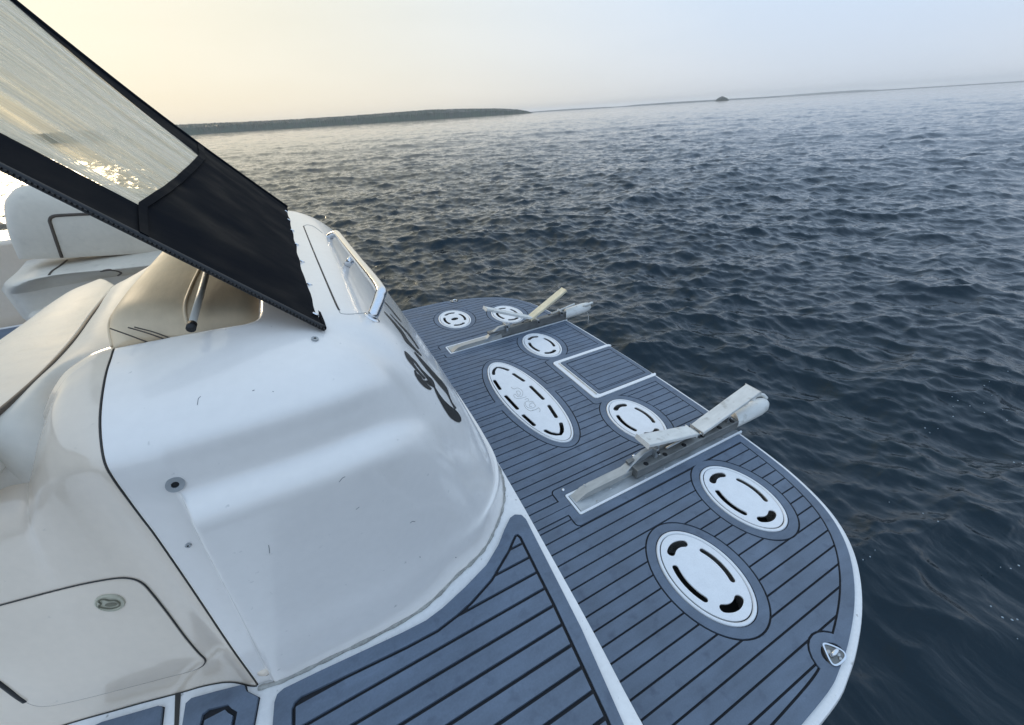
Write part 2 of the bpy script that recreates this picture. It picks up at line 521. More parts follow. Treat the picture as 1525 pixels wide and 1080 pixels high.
def build_water():
    hgt = CAMH-ZW
    WD = R(58)
    tiles = [(fft_tile(256, 173., 14., .05, WD+.2, 3, 1, .3), 1e9, 0), (fft_tile(512, 41.3, 1.35, .0155, WD, 3.2, 2, .008), 3500, 1), (fft_tile(512, 23.7, 3.4, .024, WD+.3, 3, 11, .02), 2500, 1),
             (fft_tile(512, 10.7, .42, .0085, WD-.25, 2.6, 3, .003), 80, 1)]
    az0, az1 = math.degrees(YAW)-66, math.degrees(YAW)+66
    azs = np.concatenate([np.linspace(az0, az1, 1080), np.linspace(az1, az0+360, 92)[1:-1]])
    # depression angles: dense towards the horizon
    t = np.linspace(1, 0, 830)
    a = .012+86*((21**t)-1)/20
    r = hgt/np.tan(np.radians(a))
    A, Rr = np.meshgrid(np.radians(azs), r)
    x, y = Rr*np.cos(A), Rr*np.sin(A)
    z = np.zeros_like(x); dx = np.zeros_like(x); dy = np.zeros_like(x)
    for T, far, chop in tiles:
        h, cx, cy = sample(T, x+500, y+500)
        w = 1/(1+(Rr/far)**2)
        z += h*w
        if chop: dx += cx*w*.75; dy += cy*w*.75
    # calmer close to the hull
    bd = np.hypot(np.maximum(np.abs(x+1)-2.2, 0), np.maximum(np.abs(y-1.5)-1.3, 0))
    k = .55+.45*np.clip(bd/1.5, 0, 1)
    z *= k; lim = .16; z = np.where((Rr < 4) & (z > lim), lim, z)
    V = np.stack([x+dx, y+dy, ZW+z], -1)
    nr, nc = x.shape
    me = bpy.data.meshes.new('water')
    verts = V.reshape(-1, 3)
    i = np.arange(nr-1)[:, None]*nc; j = np.arange(nc)[None]; j2 = (j+1) % nc
    q = np.stack([i+j, i+nc+j, i+nc+j2, i+j2], -1).reshape(-1, 4)[:, ::-1]
    me.vertices.add(len(verts)); me.vertices.foreach_set('co', verts.ravel().astype('f4'))
    me.loops.add(q.size); me.loops.foreach_set('vertex_index', q.ravel().astype('i4'))
    me.polygons.add(len(q)); me.polygons.foreach_set('loop_start', np.arange(0, q.size, 4, dtype='i4'))
    me.polygons.foreach_set('use_smooth', np.ones(len(q), bool))
    me.update(calc_edges=True); me.validate()
    me.materials.append(M['water'])
    o = bpy.data.objects.new('water', me); COL.objects.link(o); o['kind'] = 'structure'
    if me.polygons[nc*200].normal.z < 0: me.flip_normals()
build_water()

# ------------------------------------------------------------------ distant land
def land(name, samples, dist, depth, m, seed, bump, nb=5, kind='structure'):
    """samples: (px, height in px above the waterline); a long low mound of that silhouette"""
    rng = random.Random(seed)
    xs = [s[0] for s in samples]; hs_ = [s[1] for s in samples]
    n = max(60, int((xs[-1]-xs[0])*1.4))
    V = []
    nd = 12
    bl = [[rng.uniform(0, 6.28) for _ in range(6)] for _ in range(nd)]
    hor = lambda px: 203-.0620*(px-260)
    rows = []
    for j in range(nd):
        fj = j/(nd-1)
        row = []
        for i in range(n):
            px = xs[0]+(xs[-1]-xs[0])*i/(n-1)
            h = np.interp(px, xs, hs_)
            d = ray(px, hor(px)); d = Vector((d.x, d.y, 0)).normalized()
            dd = dist+depth*fj
            hm = h/FPX*dist*d.dot(_f)*math.sin(math.pi*min(.5, .12+fj*.7))**.8
            env = min(1, h/3)
            z = ZW+(hm+env*bump*(rng.random()-.4)*(1 if j else 0))*(0 if j == 0 else 1)-(.5 if j == 0 else 0)
            row.append((d.x*dd, d.y*dd, z))
        rows.append(row)
    rows.append([(p[0]*1.02, p[1]*1.02, ZW-1) for p in rows[-1]])
    V = [p for r in rows for p in r]
    o = mk(name, V, grid_faces(nd+1, n, flip=False), m, smooth=False)
    o['kind'] = kind
    return o
land('wooded_island', [(-900, 10), (-400, 12), (0, 13), (200, 14), (281, 14), (360, 12.5), (443, 11.5), (520, 11.5), (600, 12.5), (646, 13), (700, 11), (740, 9), (770, 6), (786, 2.5), (795, 0)], 1500, 260, M['wood'], 3, 4)
land('far_shore', [(770, 1), (800, 1.6), (850, 2), (900, 1.5), (925, 1), (945, 2), (1000, 2.6), (1060, 2.2), (1120, 2), (1160, 1.6)], 6200, 900, M['farland'], 5, 3)
land('far_coast', [(1130, 1.5), (1180, 2.4), (1240, 3), (1285, 3), (1310, 1.6), (1400, 1.6), (1525, 1.6), (1800, 2), (2400, 2.4)], 8200, 900, M['farland'], 6, 3)
o = land('wooded_islet', [(1064, 0), (1067, 3), (1071, 5), (1074, 6), (1078, 4.5), (1082, 3), (1086, 0)], 2600, 30, M['wood'], 8, 3, kind='thing')
tag(o, 'tiny dark wooded islet alone on the horizon', 'islet')

# ------------------------------------------------------------------ the boat
boat = thing('motor_boat', 'white motor cruiser seen over its stern with swim platform and step deck', 'boat')
H = CAMH
YC = 1.191*H

# ---- swim platform: white slab, foam planks, lids
half = [(1.193, 1.191), (1.192, 1.10), (1.191, 1.0), (1.188, .88), (1.183, .744), (1.171, .606), (1.161, .502), (1.145, .402), (1.115, .304), (1.076, .232), (1.021, .171),
        (.952, .121), (.874, .080), (.788, .047), (.724, .029), (.666, .017), (.56, .010), (.45, .006), (.26, .004)]
hp = [(x*H, y*H) for x, y in half]
full = [(x, 2*YC-y) for x, y in hp[::-1]]+hp[1:]
sm = catmull(np.array(full), 150)
outline = ccw([tuple(p) for p in sm])
# y of the first and last vertices close the front
plat = bpy.data.objects.new('swim_platform', None); COL.objects.link(plat); plat.parent = boat
# the slab itself is the platform's own mesh
ELL = []   # name, cx, cy, rx, ry
for nm, cx, cy, rx, ry in (('a', .641, .317, .089, .129), ('b', .927, .428, .086, .128), ('c', .906, .852, .084, .134)):
    ELL.append((nm, cx*H, cy*H, rx*H, ry*H)); ELL.append((nm+'m', cx*H, 2*YC-cy*H, rx*H, ry*H))
ELL.append(('g', .624*H, YC, .098*H, .312*H))
GR = .0054
HX0, HX1, HY0, HY1 = .856*H, 1.3*H, 1.028*H, 1.354*H    # hatch white frame
wells = [ellipse(cx, cy, rx-.012, ry-.012) for _, cx, cy, rx, ry in ELL]
def build_slab():
    rings = [(.010, 0), (.003, -.004), (0, -.012), (0, -.050), (.005, -.053), (.001, -.056), (.012, -.115)]
    v, f, c = partition([offset(outline, .010)]+wells)
    key = inside(offset(outline, .010), c[:, 0], c[:, 1]).astype(int)
    for w in wells: key[inside(w, c[:, 0], c[:, 1])] = 0
    T = f[key > 0]
    parts = [slab_from_tris(v, T, -.10, 0)]
    V, F = [], []
    n = len(outline)
    for d, z in rings:
        V += [(x, y, z) for x, y in offset(outline, d)]
    F = grid_faces(len(rings), n, wrap=True, flip=True)
    F.append(tuple(range((len(rings)-1)*n, len(rings)*n))[::-1])
    parts.append((V, F))
    V, F = join(parts)
    o = mk('platform_slab', V, F, M['gel_deck'], plat, smooth=True, ang=35)
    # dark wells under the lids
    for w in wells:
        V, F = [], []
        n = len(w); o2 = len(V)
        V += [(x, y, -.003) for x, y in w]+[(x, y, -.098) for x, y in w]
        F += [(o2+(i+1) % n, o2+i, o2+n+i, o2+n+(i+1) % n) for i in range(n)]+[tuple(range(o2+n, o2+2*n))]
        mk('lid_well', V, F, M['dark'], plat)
build_slab()

foam_out = offset(outline, .0235)
foam_in = offset(foam_out, .032)
def pad_rects(y0, y1, sgn):
    """outlines round a chock pocket between y0 and y1 (near version; mirrored when sgn < 0)"""
    f = lambda p: p if sgn > 0 else [(x, 2*YC-y) for x, y in p]
    return f(rrect(.452*H, 1.4*H, .580*H, .720*H, .016)), f(rrect(.30*H, .47*H, .626*H, .677*H, .001))
bands = [ellipse(cx, cy, rx+.031, ry+.031, 64) for _, cx, cy, rx, ry in ELL]
bands.append(rrect(.833*H, 1.4*H, .999*H, 1.383*H, .02))
bands.append(rrect(.2*H, .52*H, 1.161*H, 1.221*H, .001)); bands.append(rrect(.70*H, .9*H, 1.161*H, 1.221*H, .001))
for s in (1, -1): bands += pad_rects(0, 0, s)
bands.append(ellipse(.733*H, .058*H, .050*H, .050*H, 24)); bands.append(ellipse(.733*H, 2*YC-.058*H, .050*H, .050*H, 24))
pads = [rrect(.478*H, 1.4*H, .606*H, .691*H, .008)]
pads.append([(x, 2*YC-y) for x, y in pads[0]])
holes = [ellipse(cx, cy, rx+.003, ry+.003, 64) for _, cx, cy, rx, ry in ELL]+pads+[rrect(HX0-.003, 1.4*H, HY0-.003, HY1+.003, .02)]
cleat_hole = ellipse(.733*H, .068*H, .026*H, .020*H, 20)
holes += [cleat_hole, [(x, 2*YC-y) for x, y in cleat_hole]]
def foam_layer(outer, inner, bands, holes, y_first, pitch, gr, xr, parent, z0, z1, seams=(), borders=True):
    dil = [offset(b, -gr) for b in bands]
    inn2 = offset(inner, gr)
    ys = []
    lo = min(p[1] for p in outer); hi = max(p[1] for p in outer)
    y = y_first
    while y > lo: y -= pitch
    while y < hi: ys.append(y); y += pitch
    lines = [((xr[0], y+s*gr/2), (xr[1], y+s*gr/2)) for y in ys for s in (-1, 1)]
    for (x0, x1, yy) in seams:
        lines += [((x0, yy+s*.0016), (x1, yy+s*.0016)) for s in (-1, 1)]
    v, f, c = partition([outer, inner, inn2]+bands+dil+holes, lines)
    X, Y = c[:, 0], c[:, 1]
    key = np.floor((Y-y_first)/pitch).astype(int)+5000
    fr = (Y-y_first)/pitch; fr = (fr-np.round(fr))*pitch
    key[np.abs(fr) < gr/2] = 0
    key[~inside(inn2, X, Y)] = 0
    for d in dil: key[inside(d, X, Y)] = 0
    for b in bands: key[inside(b, X, Y)] = 1
    key[~inside(inner, X, Y)] = 1
    for (x0, x1, yy) in seams: key[(np.abs(Y-yy) < .0016) & (X > x0) & (X < x1)] = 0
    key[~inside(outer, X, Y)] = 0
    for h in holes: key[inside(h, X, Y)] = 0
    n = 0
    for k, ids in components(f, key):
        T = f[ids]
        a = v[T]; ar = .5*np.abs((a[:, 1, 0]-a[:, 0, 0])*(a[:, 2, 1]-a[:, 0, 1])-(a[:, 1, 1]-a[:, 0, 1])*(a[:, 2, 0]-a[:, 0, 0])).sum()
        if ar < 6e-5: continue
        V, F = slab_from_tris(v, T, z0, z1)
        nm = 'foam_border' if k == 1 else 'foam_plank'
        o = mk(nm, V, F, M['foam'], parent); n += 1
    return n
V, F = prism(foam_out, .001, .0022)
o = mk('groove_base', V, F, M['groove'], plat)
# the dark underlay must not close the lids: cut it like the slab
v, f, c = partition([foam_out]+wells)
k_ = inside(foam_out, c[:, 0], c[:, 1])
for w in wells: k_ &= ~inside(w, c[:, 0], c[:, 1])
V, F = slab_from_tris(v, f[k_], .0005, .0022)
me = o.data; me.clear_geometry(); me.from_pydata(V, [], F)
foam_layer(foam_out, foam_in, bands, holes, 1.1432*H, .03342*H, GR, (.2, 1.6), plat, .0022, .0075,
           seams=((.2, .66, YC), (.7, 1.1, YC), (.2, .60, .6515*H), (.2, .60, 2*YC-.6515*H)))

# white pad frames round the two chock pockets, white frame of the hatch, foam of the hatch
def ring_mesh(outer, inner, z0, z1):
    v, f, c = partition([outer, inner])
    k = inside(outer, c[:, 0], c[:, 1]) & ~inside(inner, c[:, 0], c[:, 1])
    return slab_from_tris(v, f[k], z0, z1)
XE = 1.183*H
for s, nm in ((1, 'near'), (-1, 'far')):
    y0, y1 = (.608*H, .689*H) if s > 0 else (2*YC-.689*H, 2*YC-.608*H)
    xe = 1.166*H
    V, F = ring_mesh(rrect(.480*H, xe+.01, y0, y1, .007), rrect(.487*H, xe+.02, y0+.009, y1-.009, .004), .0022, .0085)
    mk('pocket_frame', V, F, M['lid'], plat)
V, F = ring_mesh(rrect(HX0, XE+.006, HY0, HY1, .02), rrect(.886*H, XE+.02, 1.044*H, 1.336*H, .012), .0022, .010)
mk('hatch_frame', V, F, M['lid'], plat)
V, F = tube([(.878*H, 1.05*H, .011), (.878*H, 1.33*H, .011)], .004, 6)
mk('hatch_hinge', V, F, M['alu'], plat)
hx0, hx1, hy0, hy1 = .889*H, 1.176*H, 1.047*H, 1.333*H
hat = bpy.data.objects.new('ladder_hatch', None)
V, F = prism(rrect(hx0-.001, hx1, hy0-.001, hy1, .01), .0022, .004)
hatch = mk('ladder_hatch', V, F, M['groove'], boat)
foam_layer(rrect(hx0+.002, hx1, hy0+.002, hy1-.002, .008), rrect(.905*H, 1.158*H, 1.066*H, 1.315*H, .008), [], [], 1.1432*H, .03342*H, GR*.9, (1.0, 1.6), hatch, .004, .009)

# ---- lids with slots
def slot(path, w, n=7):
    """capsule outline round a polyline"""
    P = np.array(path, float)
    d = np.gradient(P, axis=0); d /= np.linalg.norm(d, axis=1)[:, None]
    nrm = np.stack([-d[:, 1], d[:, 0]], 1)
    L = [tuple(p) for p in P+nrm*w]; Rt = [tuple(p) for p in P-nrm*w]
    def cap(c, dr, s):
        a0 = math.atan2(dr[1], dr[0])+math.pi/2
        return [(c[0]+w*math.cos(a0-math.pi*i/n), c[1]+w*math.sin(a0-math.pi*i/n)) for i in range(1, n)]
    return L+cap(P[-1], d[-1], 1)+Rt[::-1]+cap(P[0], -d[0], 1)
def arc(cx, cy, rx, ry, rho, a0, a1, n=9):
    return [(cx+rx*rho*math.cos(R(a0+(a1-a0)*i/(n-1))), cy+ry*rho*math.sin(R(a0+(a1-a0)*i/(n-1)))) for i in range(n)]
def lid(nm, cx, cy, rx, ry):
    ring = ellipse(cx, cy, rx, ry, 64); inn = ellipse(cx, cy, rx-.0125, ry-.0125, 64)
    V, F = [], []
    prof = [(0, .002), (0, .007), (-.003, .0095), (-.008, .0095), (-.011, .006), (-.011, .002)]
    for d, z in prof:
        V += [(x, y, z) for x, y in ellipse(cx, cy, rx+d, ry+d, 64)]
    root = mk('grate_lid' if nm != 'g' else 'oval_grate_lid', V, grid_faces(len(prof), 64, wrap=True), M['lid'], plat_lids, smooth=True, ang=60)
    return root
plat_lids = boat
def build_lid(nm, cx, cy, rx, ry):
    root = lid(nm, cx, cy, rx, ry)
    a, b = rx-.0115, ry-.0115
    S = []
    if nm == 'g':
        g = lambda p: [(cx+x*H, cy+y*H) for x, y in p]
        for s in (1, -1):
            S.append(slot(catmull(np.array(g([(-.040, .222*s), (-.030, .245*s), (-.004, .266*s), (.018, .243*s), (.030, .218*s)])), 9), .0095))
            S.append(slot(g([(.036, .176*s), (.049, .104*s)]), .0095))
            S.append(slot(g([(-.060, .173*s), (-.067, .103*s)]), .0095))
        S.append(slot(g([(.053, .050), (.053, -.052)]), .0095)); S.append(slot(g([(-.069, .045), (-.067, -.054)]), .0095))
    else:
        rho = .70
        S.append(slot(arc(cx, cy, a, b, rho, 32, -32), .0085 if nm[0] != 'a' or nm == 'a' else .009))
        S.append(slot(arc(cx, cy, a, b, rho, 148, 212), .0095))
        S.append(slot(arc(cx, cy, a, b, rho+.04, 68, 116), .0125))
        S.append(slot(arc(cx, cy, a, b, rho+.04, -68, -116), .0125))
        if nm == 'am': S.append(ellipse(cx, cy, .027, .024, 20))
    E0 = ellipse(cx, cy, a-.0024, b-.0024, 64)
    v, f, c = partition([E0]+S)
    k = inside(E0, c[:, 0], c[:, 1])
    for s in S: k &= ~inside(s, c[:, 0], c[:, 1])
    V, F = slab_from_tris(v, f[k], .0035, .0085, bottom=True)
    mk('slotted_plate', V, F, M['lid'], root)
    return root
for e in ELL:
    g = build_lid(*e)
    if e[0] == 'g': oval = g
    if e[0] == 'am': tag(g, 'oval grate lid with a round hole in its middle')
# engraved script flourish on the big oval lid
def sp(o, pts, z, s):
    return [at(o[0]+x*s, o[1]+y*s, z=z) for x, y in pts]
scr = []
for pts in ([(388, 360), (415, 378), (445, 368), (475, 378), (497, 402), (498, 432), (478, 452), (448, 446), (425, 425), (414, 440), (430, 462), (462, 468), (498, 462), (535, 450)],
            [(440, 400), (465, 398), (478, 420), (465, 438), (448, 425), (440, 400)],
            [(518, 478), (545, 468), (556, 488), (532, 496), (524, 520), (545, 552), (590, 558), (618, 540), (602, 512), (572, 514), (562, 540), (585, 545)],
            [(556, 500), (585, 496), (606, 505)], [(590, 582), (622, 572), (648, 556), (664, 576), (658, 592)], [(520, 500), (512, 525), (530, 560), (570, 585), (600, 575)]):
    q = catmull(np.array([tuple(p) for p in sp((700, 520), pts, .0088, .15734)]), len(pts)*4)
    scr.append(tube(q, .0009, 4))
V, F = join(scr); mk('engraved_script', V, F, M['caulk'], oval, smooth=True)

# ---- pop-up cleats at the platform corners
def cleat(mirror):
    f = (lambda y: y) if not mirror else (lambda y: 2*YC-y)
    base = [(.709, .060), (.722, .080), (.731, .089), (.741, .084), (.753, .066), (.752, .055), (.741, .050), (.716, .051)]
    P = catmull(np.array([(x*H, f(y*H)) for x, y in base]), 32, closed=True)
    P = ccw([tuple(p) for p in P])
    c0 = (.732*H, f(.067*H))
    V, F = prism(P, .002, .0095)
    root = mk('pull_up_cleat', V, F, M['alu_dark'], boat)
    q = offset(P, .004); V, F = ring_mesh(P, q, .0094, .0125); mk('cleat_rim', V, F, M['steel'], root)
    V, F = join([dome((c0[0]-.006, c0[1]+(f(1)-f(0))*.008, .010), .007, .004), dome((c0[0]+.010, c0[1]+(f(1)-f(0))*-.006, .010), .006, .003),
                 dome((c0[0]+.004, c0[1]-(f(1)-f(0))*.014, .010), .005, .003)])
    mk('cleat_screw', V, F, M['screw'], root, smooth=True)
    V, F = tube([(c0[0]-.012, c0[1], .012), (c0[0]-.004, c0[1], .019), (c0[0]+.008, c0[1], .019), (c0[0]+.015, c0[1], .012)], .0055, 8)
    mk('cleat_bar', V, F, M['steel'], root, smooth=True)
cleat(False); cleat(True)
for x, y in ((.487, .708), (.770, .709)):
    V, F = dome((x*H, y*H, .0075), .0075, .007, 14, 5); mk('dome_stud', V, F, M['steel'], plat, smooth=True)

# ------------------------------------------------------------------ step deck and transom
ZS = .3125
edge = catmull(np.array([(.285, -.05), (.292, .156), (.308, .322), (.322, .50), (.337, .711), (.350, .95), (.357, 1.2), (.360, YC), (.357, 2*YC-1.2), (.350, 2*YC-.95), (.337, 2*YC-.711), (.322, 2*YC-.5), (.30, 2*YC-.25), (.285, 2*YC-.02)]), 60)
deck = [tuple(p) for p in edge]+[(-2.6, 2*YC-.02), (-2.6, -.05)]
deck = ccw(deck)
def build_step():
    rings = [(.008, 0), (.002, -.003), (0, -.009), (0, -.03), (.004, -.034), (.02, -.30), (.03, -.75)]
    V, F = [], []
    n = len(deck)
    for d, z in rings: V += [(x, y, ZS+z) for x, y in offset(deck, d)]
    F = grid_faces(len(rings), n, wrap=True, flip=True)+[tuple(range(n))]
    return mk('step_deck', V, F, M['gel_deck'], boat, smooth=True, ang=35)
step = build_step()
fo = [(.2245, -.03), (.285, .337), (.315, .630), (.311, .648), (.296, .658), (.280, .655), (.250, .630), (.217, .598), (.168, .564), (.102, .539), (.04, .520), (0, .513), (-.05, .514), (-.113, .518),
      (-.217, .525), (-.283, .528), (-.295, .524), (-.300, .512), (-.303, .478), (-.325, .30), (-.36, -.03)]
fi = [(.19, .0), (.222, .10), (.2405, .194), (.258, .352), (.264, .405), (.269, .470), (.277, .565), (.279, .590), (.275, .602), (.266, .603), (.250, .590), (.231, .573), (.162, .527), (.10, .502), (.062, .492), (.015, .484), (-.051, .485),
      (-.17, .492), (-.255, .498), (-.266, .494), (-.271, .485), (-.272, .463), (-.285, .30), (-.31, 0)]
fo, fi = ccw(fo), ccw(fi)
V, F = prism(offset(fo, -.0015), ZS+.0005, ZS+.0022); mk('groove_base', V, F, M['groove'], step)
foam_layer(fo, fi, [], [], .572, .03342*H, .0072, (-.5, .4), step, ZS+.0022, ZS+.0085)
# small foam pads by the door
def pxz(pts, o, s, z=ZS): return [tuple(at(o[0]+x*s, o[1]+y*s, z=z))[:2] for x, y in pts]
pad = ccw(pxz([(190, 1068), (225, 840), (290, 780), (560, 705), (850, 632), (890, 640), (905, 700), (1040, 768), (985, 1068), (960, 1250), (160, 1250)], (250, 940), .13115))
V, F = prism(offset(pad, -.0015), ZS+.0005, ZS+.0022)
padb = mk('door_foam_pad', V, F, M['groove'], step)
pi = ccw(pxz([(385, 1068), (412, 960), (480, 905), (700, 852), (740, 895), (810, 935), (785, 1068), (760, 1200), (360, 1200)], (250, 940), .13115))
foam_layer(pad, pi, [], [], .549, .03342*H, .0072, (-.6, -.2), padb, ZS+.0022, ZS+.0085)
pad2 = ccw(pxz([(480, 1110), (560, 1072), (860, 985), (880, 990), (870, 1080), (850, 1200), (400, 1200)], (0, 780), .27778))
V, F = prism(offset(pad2, -.0015), ZS+.0005, ZS+.0022)
pb2 = mk('door_foam_pad', V, F, M['groove'], step)
V, F = prism(pad2, ZS+.0022, ZS+.0085); mk('foam_border', V, F, M['foam'], pb2)
# drain channel between the pads
ch = ccw(pxz([(88, 712), (150, 700), (125, 1068), (110, 1250), (60, 1250), (78, 1068)], (250, 940), .13115))
V, F = prism(ch, ZS+.0006, ZS+.002); mk('floor_channel', V, F, M['seamline'], step)

# ------------------------------------------------------------------ transom moulding
base = [(-.33, .556), (-.29, .548), (-.24, .545), (-.187, .543), (-.10, .540), (-.015, .543), (.04, .556), (.094, .578), (.14, .592), (.185, .612), (.225, .644), (.262, .680), (.29, .716), (.309, .752), (.325, .795), (.335, .845),
        (.341, .92), (.346, 1.02), (.350, 1.2), (.352, YC)]
inner = [(-.33, .83), (-.30, .828), (-.27, .826), (-.24, .824), (-.20, .82), (-.17, .816), (-.15, .813), (-.135, .813), (-.124, .818), (-.118, .825), (-.114, .835), (-.112, .845), (-.111, .856), (-.110, .868), (-.110, .885), (-.110, .91),
         (-.110, .96), (-.110, 1.05), (-.110, 1.23), (-.110, YC)]
side_p = [(0, .3125), (.005, .353), (.012, .42), (.03, .489), (.045, .617), (.060, .724), (.075, .758), (.12, .776), (.205, .792), (.232, .830), (.255, .868), (.332, .889), (.445, .909), (.591, .926), (.766, .941), (.916, .949), (.97, .952), (1, .953)]
flange_p = [(.03, .3125), (.044, .353), (.065, .42), (.095, .489), (.157, .617), (.201, .724), (.208, .760), (.213, .785), (.220, .812), (.23, .843), (.255, .868), (.332, .889), (.445, .909), (.591, .926), (.766, .941), (.916, .949), (.97, .952), (1, .953)]
aft_p = [(0, .3125), (.016, .355), (.024, .386), (.052, .396), (.095, .46), (.155, .55), (.20, .61), (.25, .665), (.30, .71), (.355, .755), (.42, .805), (.48, .843), (.56, .880), (.64, .906), (.74, .928), (.87, .941), (.96, .948), (1, .95)]
def build_moulding():
    nb = catmull(np.array(base), 220); ni = catmull(np.array(inner), 220)
    nv = 110
    sp_, fp, ap = (catmull(np.array(p), nv) for p in (side_p, flange_p, aft_p))
    # arc-length measure of how far round the corner
    s = np.linspace(0, 1, 220)
    xs = nb[:, 0]
    wa = np.clip((s-.26)/(.60-.26), 0, 1); wa = wa*wa*(3-2*wa)
    cols = []
    for i in range(220):
        # flange near the seam, its edge slanting with height
        pr = sp_*(1-wa[i])+ap*wa[i]
        xe = -.300+(pr[:, 1]-.35)*.08
        k = 1/(1+np.exp((xs[i]-xe)/.0012))
        pr = pr*(1-k[:, None])+fp*k[:, None]
        P = nb[i][None]*(1-pr[:, :1])+ni[i][None]*pr[:, :1]
        cols.append(np.concatenate([P, pr[:, 1:]], 1))
    A = np.stack(cols, 1)                   # nv x 220 x 3
    B = A[:, ::-1].copy(); B[..., 1] = 2*YC-B[..., 1]
    A = np.concatenate([A, B[:, 1:]], 1)
    # inner lip: rolls over and drops to the cushion well
    top = A[-1]
    ctr = np.array([-.22, YC]); lip = []
    nn = np.array([[0, 1.]]*0)
    d2 = top[:, :2]-A[-3][:, :2]; d2 /= np.linalg.norm(d2, axis=1)[:, None]+1e-9
    for off, dz in ((.004, -.0005), (.009, -.004), (.012, -.010), (.013, -.05), (.013, -.16)):
        q = top.copy(); q[:, :2] += d2*off; q[:, 2] += dz; lip.append(q)
    A = np.concatenate([A, np.stack(lip)], 0)
    nr, nc = A.shape[:2]
    V = [tuple(p) for p in A.reshape(-1, 3)]; F = grid_faces(nr, nc)
    return V, F
MV, MF = build_moulding()
mould = mk('transom_moulding', MV, MF, M['gel'], boat, smooth=True, ang=60)
BV = BVHTree.FromPolygons([Vector(v) for v in MV], MF)
def hit(px, py, bv=None, lift=0):
    p, n, i, d = (bv or BV).ray_cast(CAMP, ray(px, py).normalized())
    if p is None: return None, None
    if n.dot(ray(px, py)) > 0: n = -n
    return p+n*lift, n
def surf_line(pts, r, name, m, parent, bv=None, lift=0, sub=4, sides=6):
    q = catmull(np.array(pts, float), max(2, len(pts)*sub))
    P = [hit(x, y, bv, lift)[0] for x, y in q]
    P = [p for p in P if p is not None]
    if len(P) < 2: return None
    V, F = tube(P, r, sides)
    return mk(name, V, F, m, parent, smooth=True)
# grey sealant bead where it meets the step
bl = catmull(np.array(base), 200); bl = np.concatenate([bl, (bl*[1, -1]+[0, 2*YC])[::-1][1:]])
rs = [.0048+.0012*math.sin(i*.7)+random.uniform(-.0007, .0007) for i in range(len(bl))]
V, F = tube([(x, y, ZS+.002) for x, y in bl], rs, 6); mk('sealant_bead', V, F, M['caulk'], boat, smooth=True)
# little foot at the lower end of the flange
V, F = tube(catmull(np.array([tuple(at(385, 990, z=ZS+.03)), tuple(at(395, 996, z=ZS+.03)), tuple(at(402, 990, z=ZS+.032))]), 8), .013, 10)
mk('flange_foot', V, F, M['gel_warm_lit'], mould, smooth=True)
# drain fitting
def fitting(px, py, r, parent, bv=None):
    p, n = hit(px, py, bv)
    q = n.to_track_quat('Z', 'Y')
    def disc(r0, r1, h0, h1, seg=24):
        V = []
        for rr, h in ((r1, h0), (r1, h1), (r0, h1), (r0, h0)):
            V += [p+q @ Vector((rr*math.cos(2*math.pi*k/seg), rr*math.sin(2*math.pi*k/seg), h)) for k in range(seg)]
        return V, grid_faces(4, seg, wrap=True)
    V, F = disc(r*.42, r, -.002, .0035); o = mk('drain_fitting', V, F, M['alu'], parent, smooth=True, ang=30)
    V, F = dome(p+n*.0004, r*.5, .0008, 16, 2, n); mk('drain_hole', V, F, M['dark'], o)
fitting(261, 721, .0115, mould)
fitting(469, 506, .006, mould)
fitting(281, 811, .004, mould)
for pts, w in (([(400, 812), (401, 818), (401.6, 824)], .0006), ([(611, 779), (614, 776.5), (618, 777)], .0007), ([(505, 718), (510, 712), (514, 710)], .0006),
               ([(530, 759), (535, 755)], .0005), ([(625, 829), (626, 830)], .0008), ([(678, 830), (679.5, 830.5)], .0009), ([(294, 603), (295.5, 594), (299, 590.5)], .0005),
               ([(376, 582), (379, 581)], .0007), ([(406, 583), (407.5, 583.5)], .0006)):
    surf_line(pts, w, 'scuff_mark', M['scuff'], mould, sides=4)
# top locker lid seam
surf_line([(452, 337), (466, 372), (484, 415), (500, 452), (505, 462)], .0022, 'locker_seam', M['seamline'], mould)
surf_line([(505, 462), (508, 467), (522, 468), (545, 466)], .0009, 'locker_seam', M['caulk'], mould)
surf_line([(452, 337), (458, 335), (468, 338), (480, 347)], .0012, 'locker_seam', M['caulk'], mould)
# lettering, partly seen at a grazing angle: swash strokes lying on the aft face
def stroke(pts, o, s, nseg=5):
    q = catmull(np.array(pts, float), len(pts)*nseg)
    d = np.gradient(q[:, :2], axis=0); d /= np.linalg.norm(d, axis=1)[:, None]+1e-9
    L, Rr = [], []
    for (x, y, w), (dx, dy) in zip(q, d):
        w = max(w, 1)
        a, _ = hit(o[0]+(x-dy*w/2)*s, o[1]+(y+dx*w/2)*s, None, .0012)
        b, _ = hit(o[0]+(x+dy*w/2)*s, o[1]+(y-dx*w/2)*s, None, .0012)
        if a is None or b is None: continue
        if L and ((a-L[-1]).length > .12 or (b-Rr[-1]).length > .12): break
        L.append(a); Rr.append(b)
    n = len(L)
    if n < 2: return [], []
    return L+Rr, [(i, i+1, n+i+1, n+i) for i in range(n-1)]
o6, s6 = (600, 520), .12036
o7, s7 = (560, 420), .12959
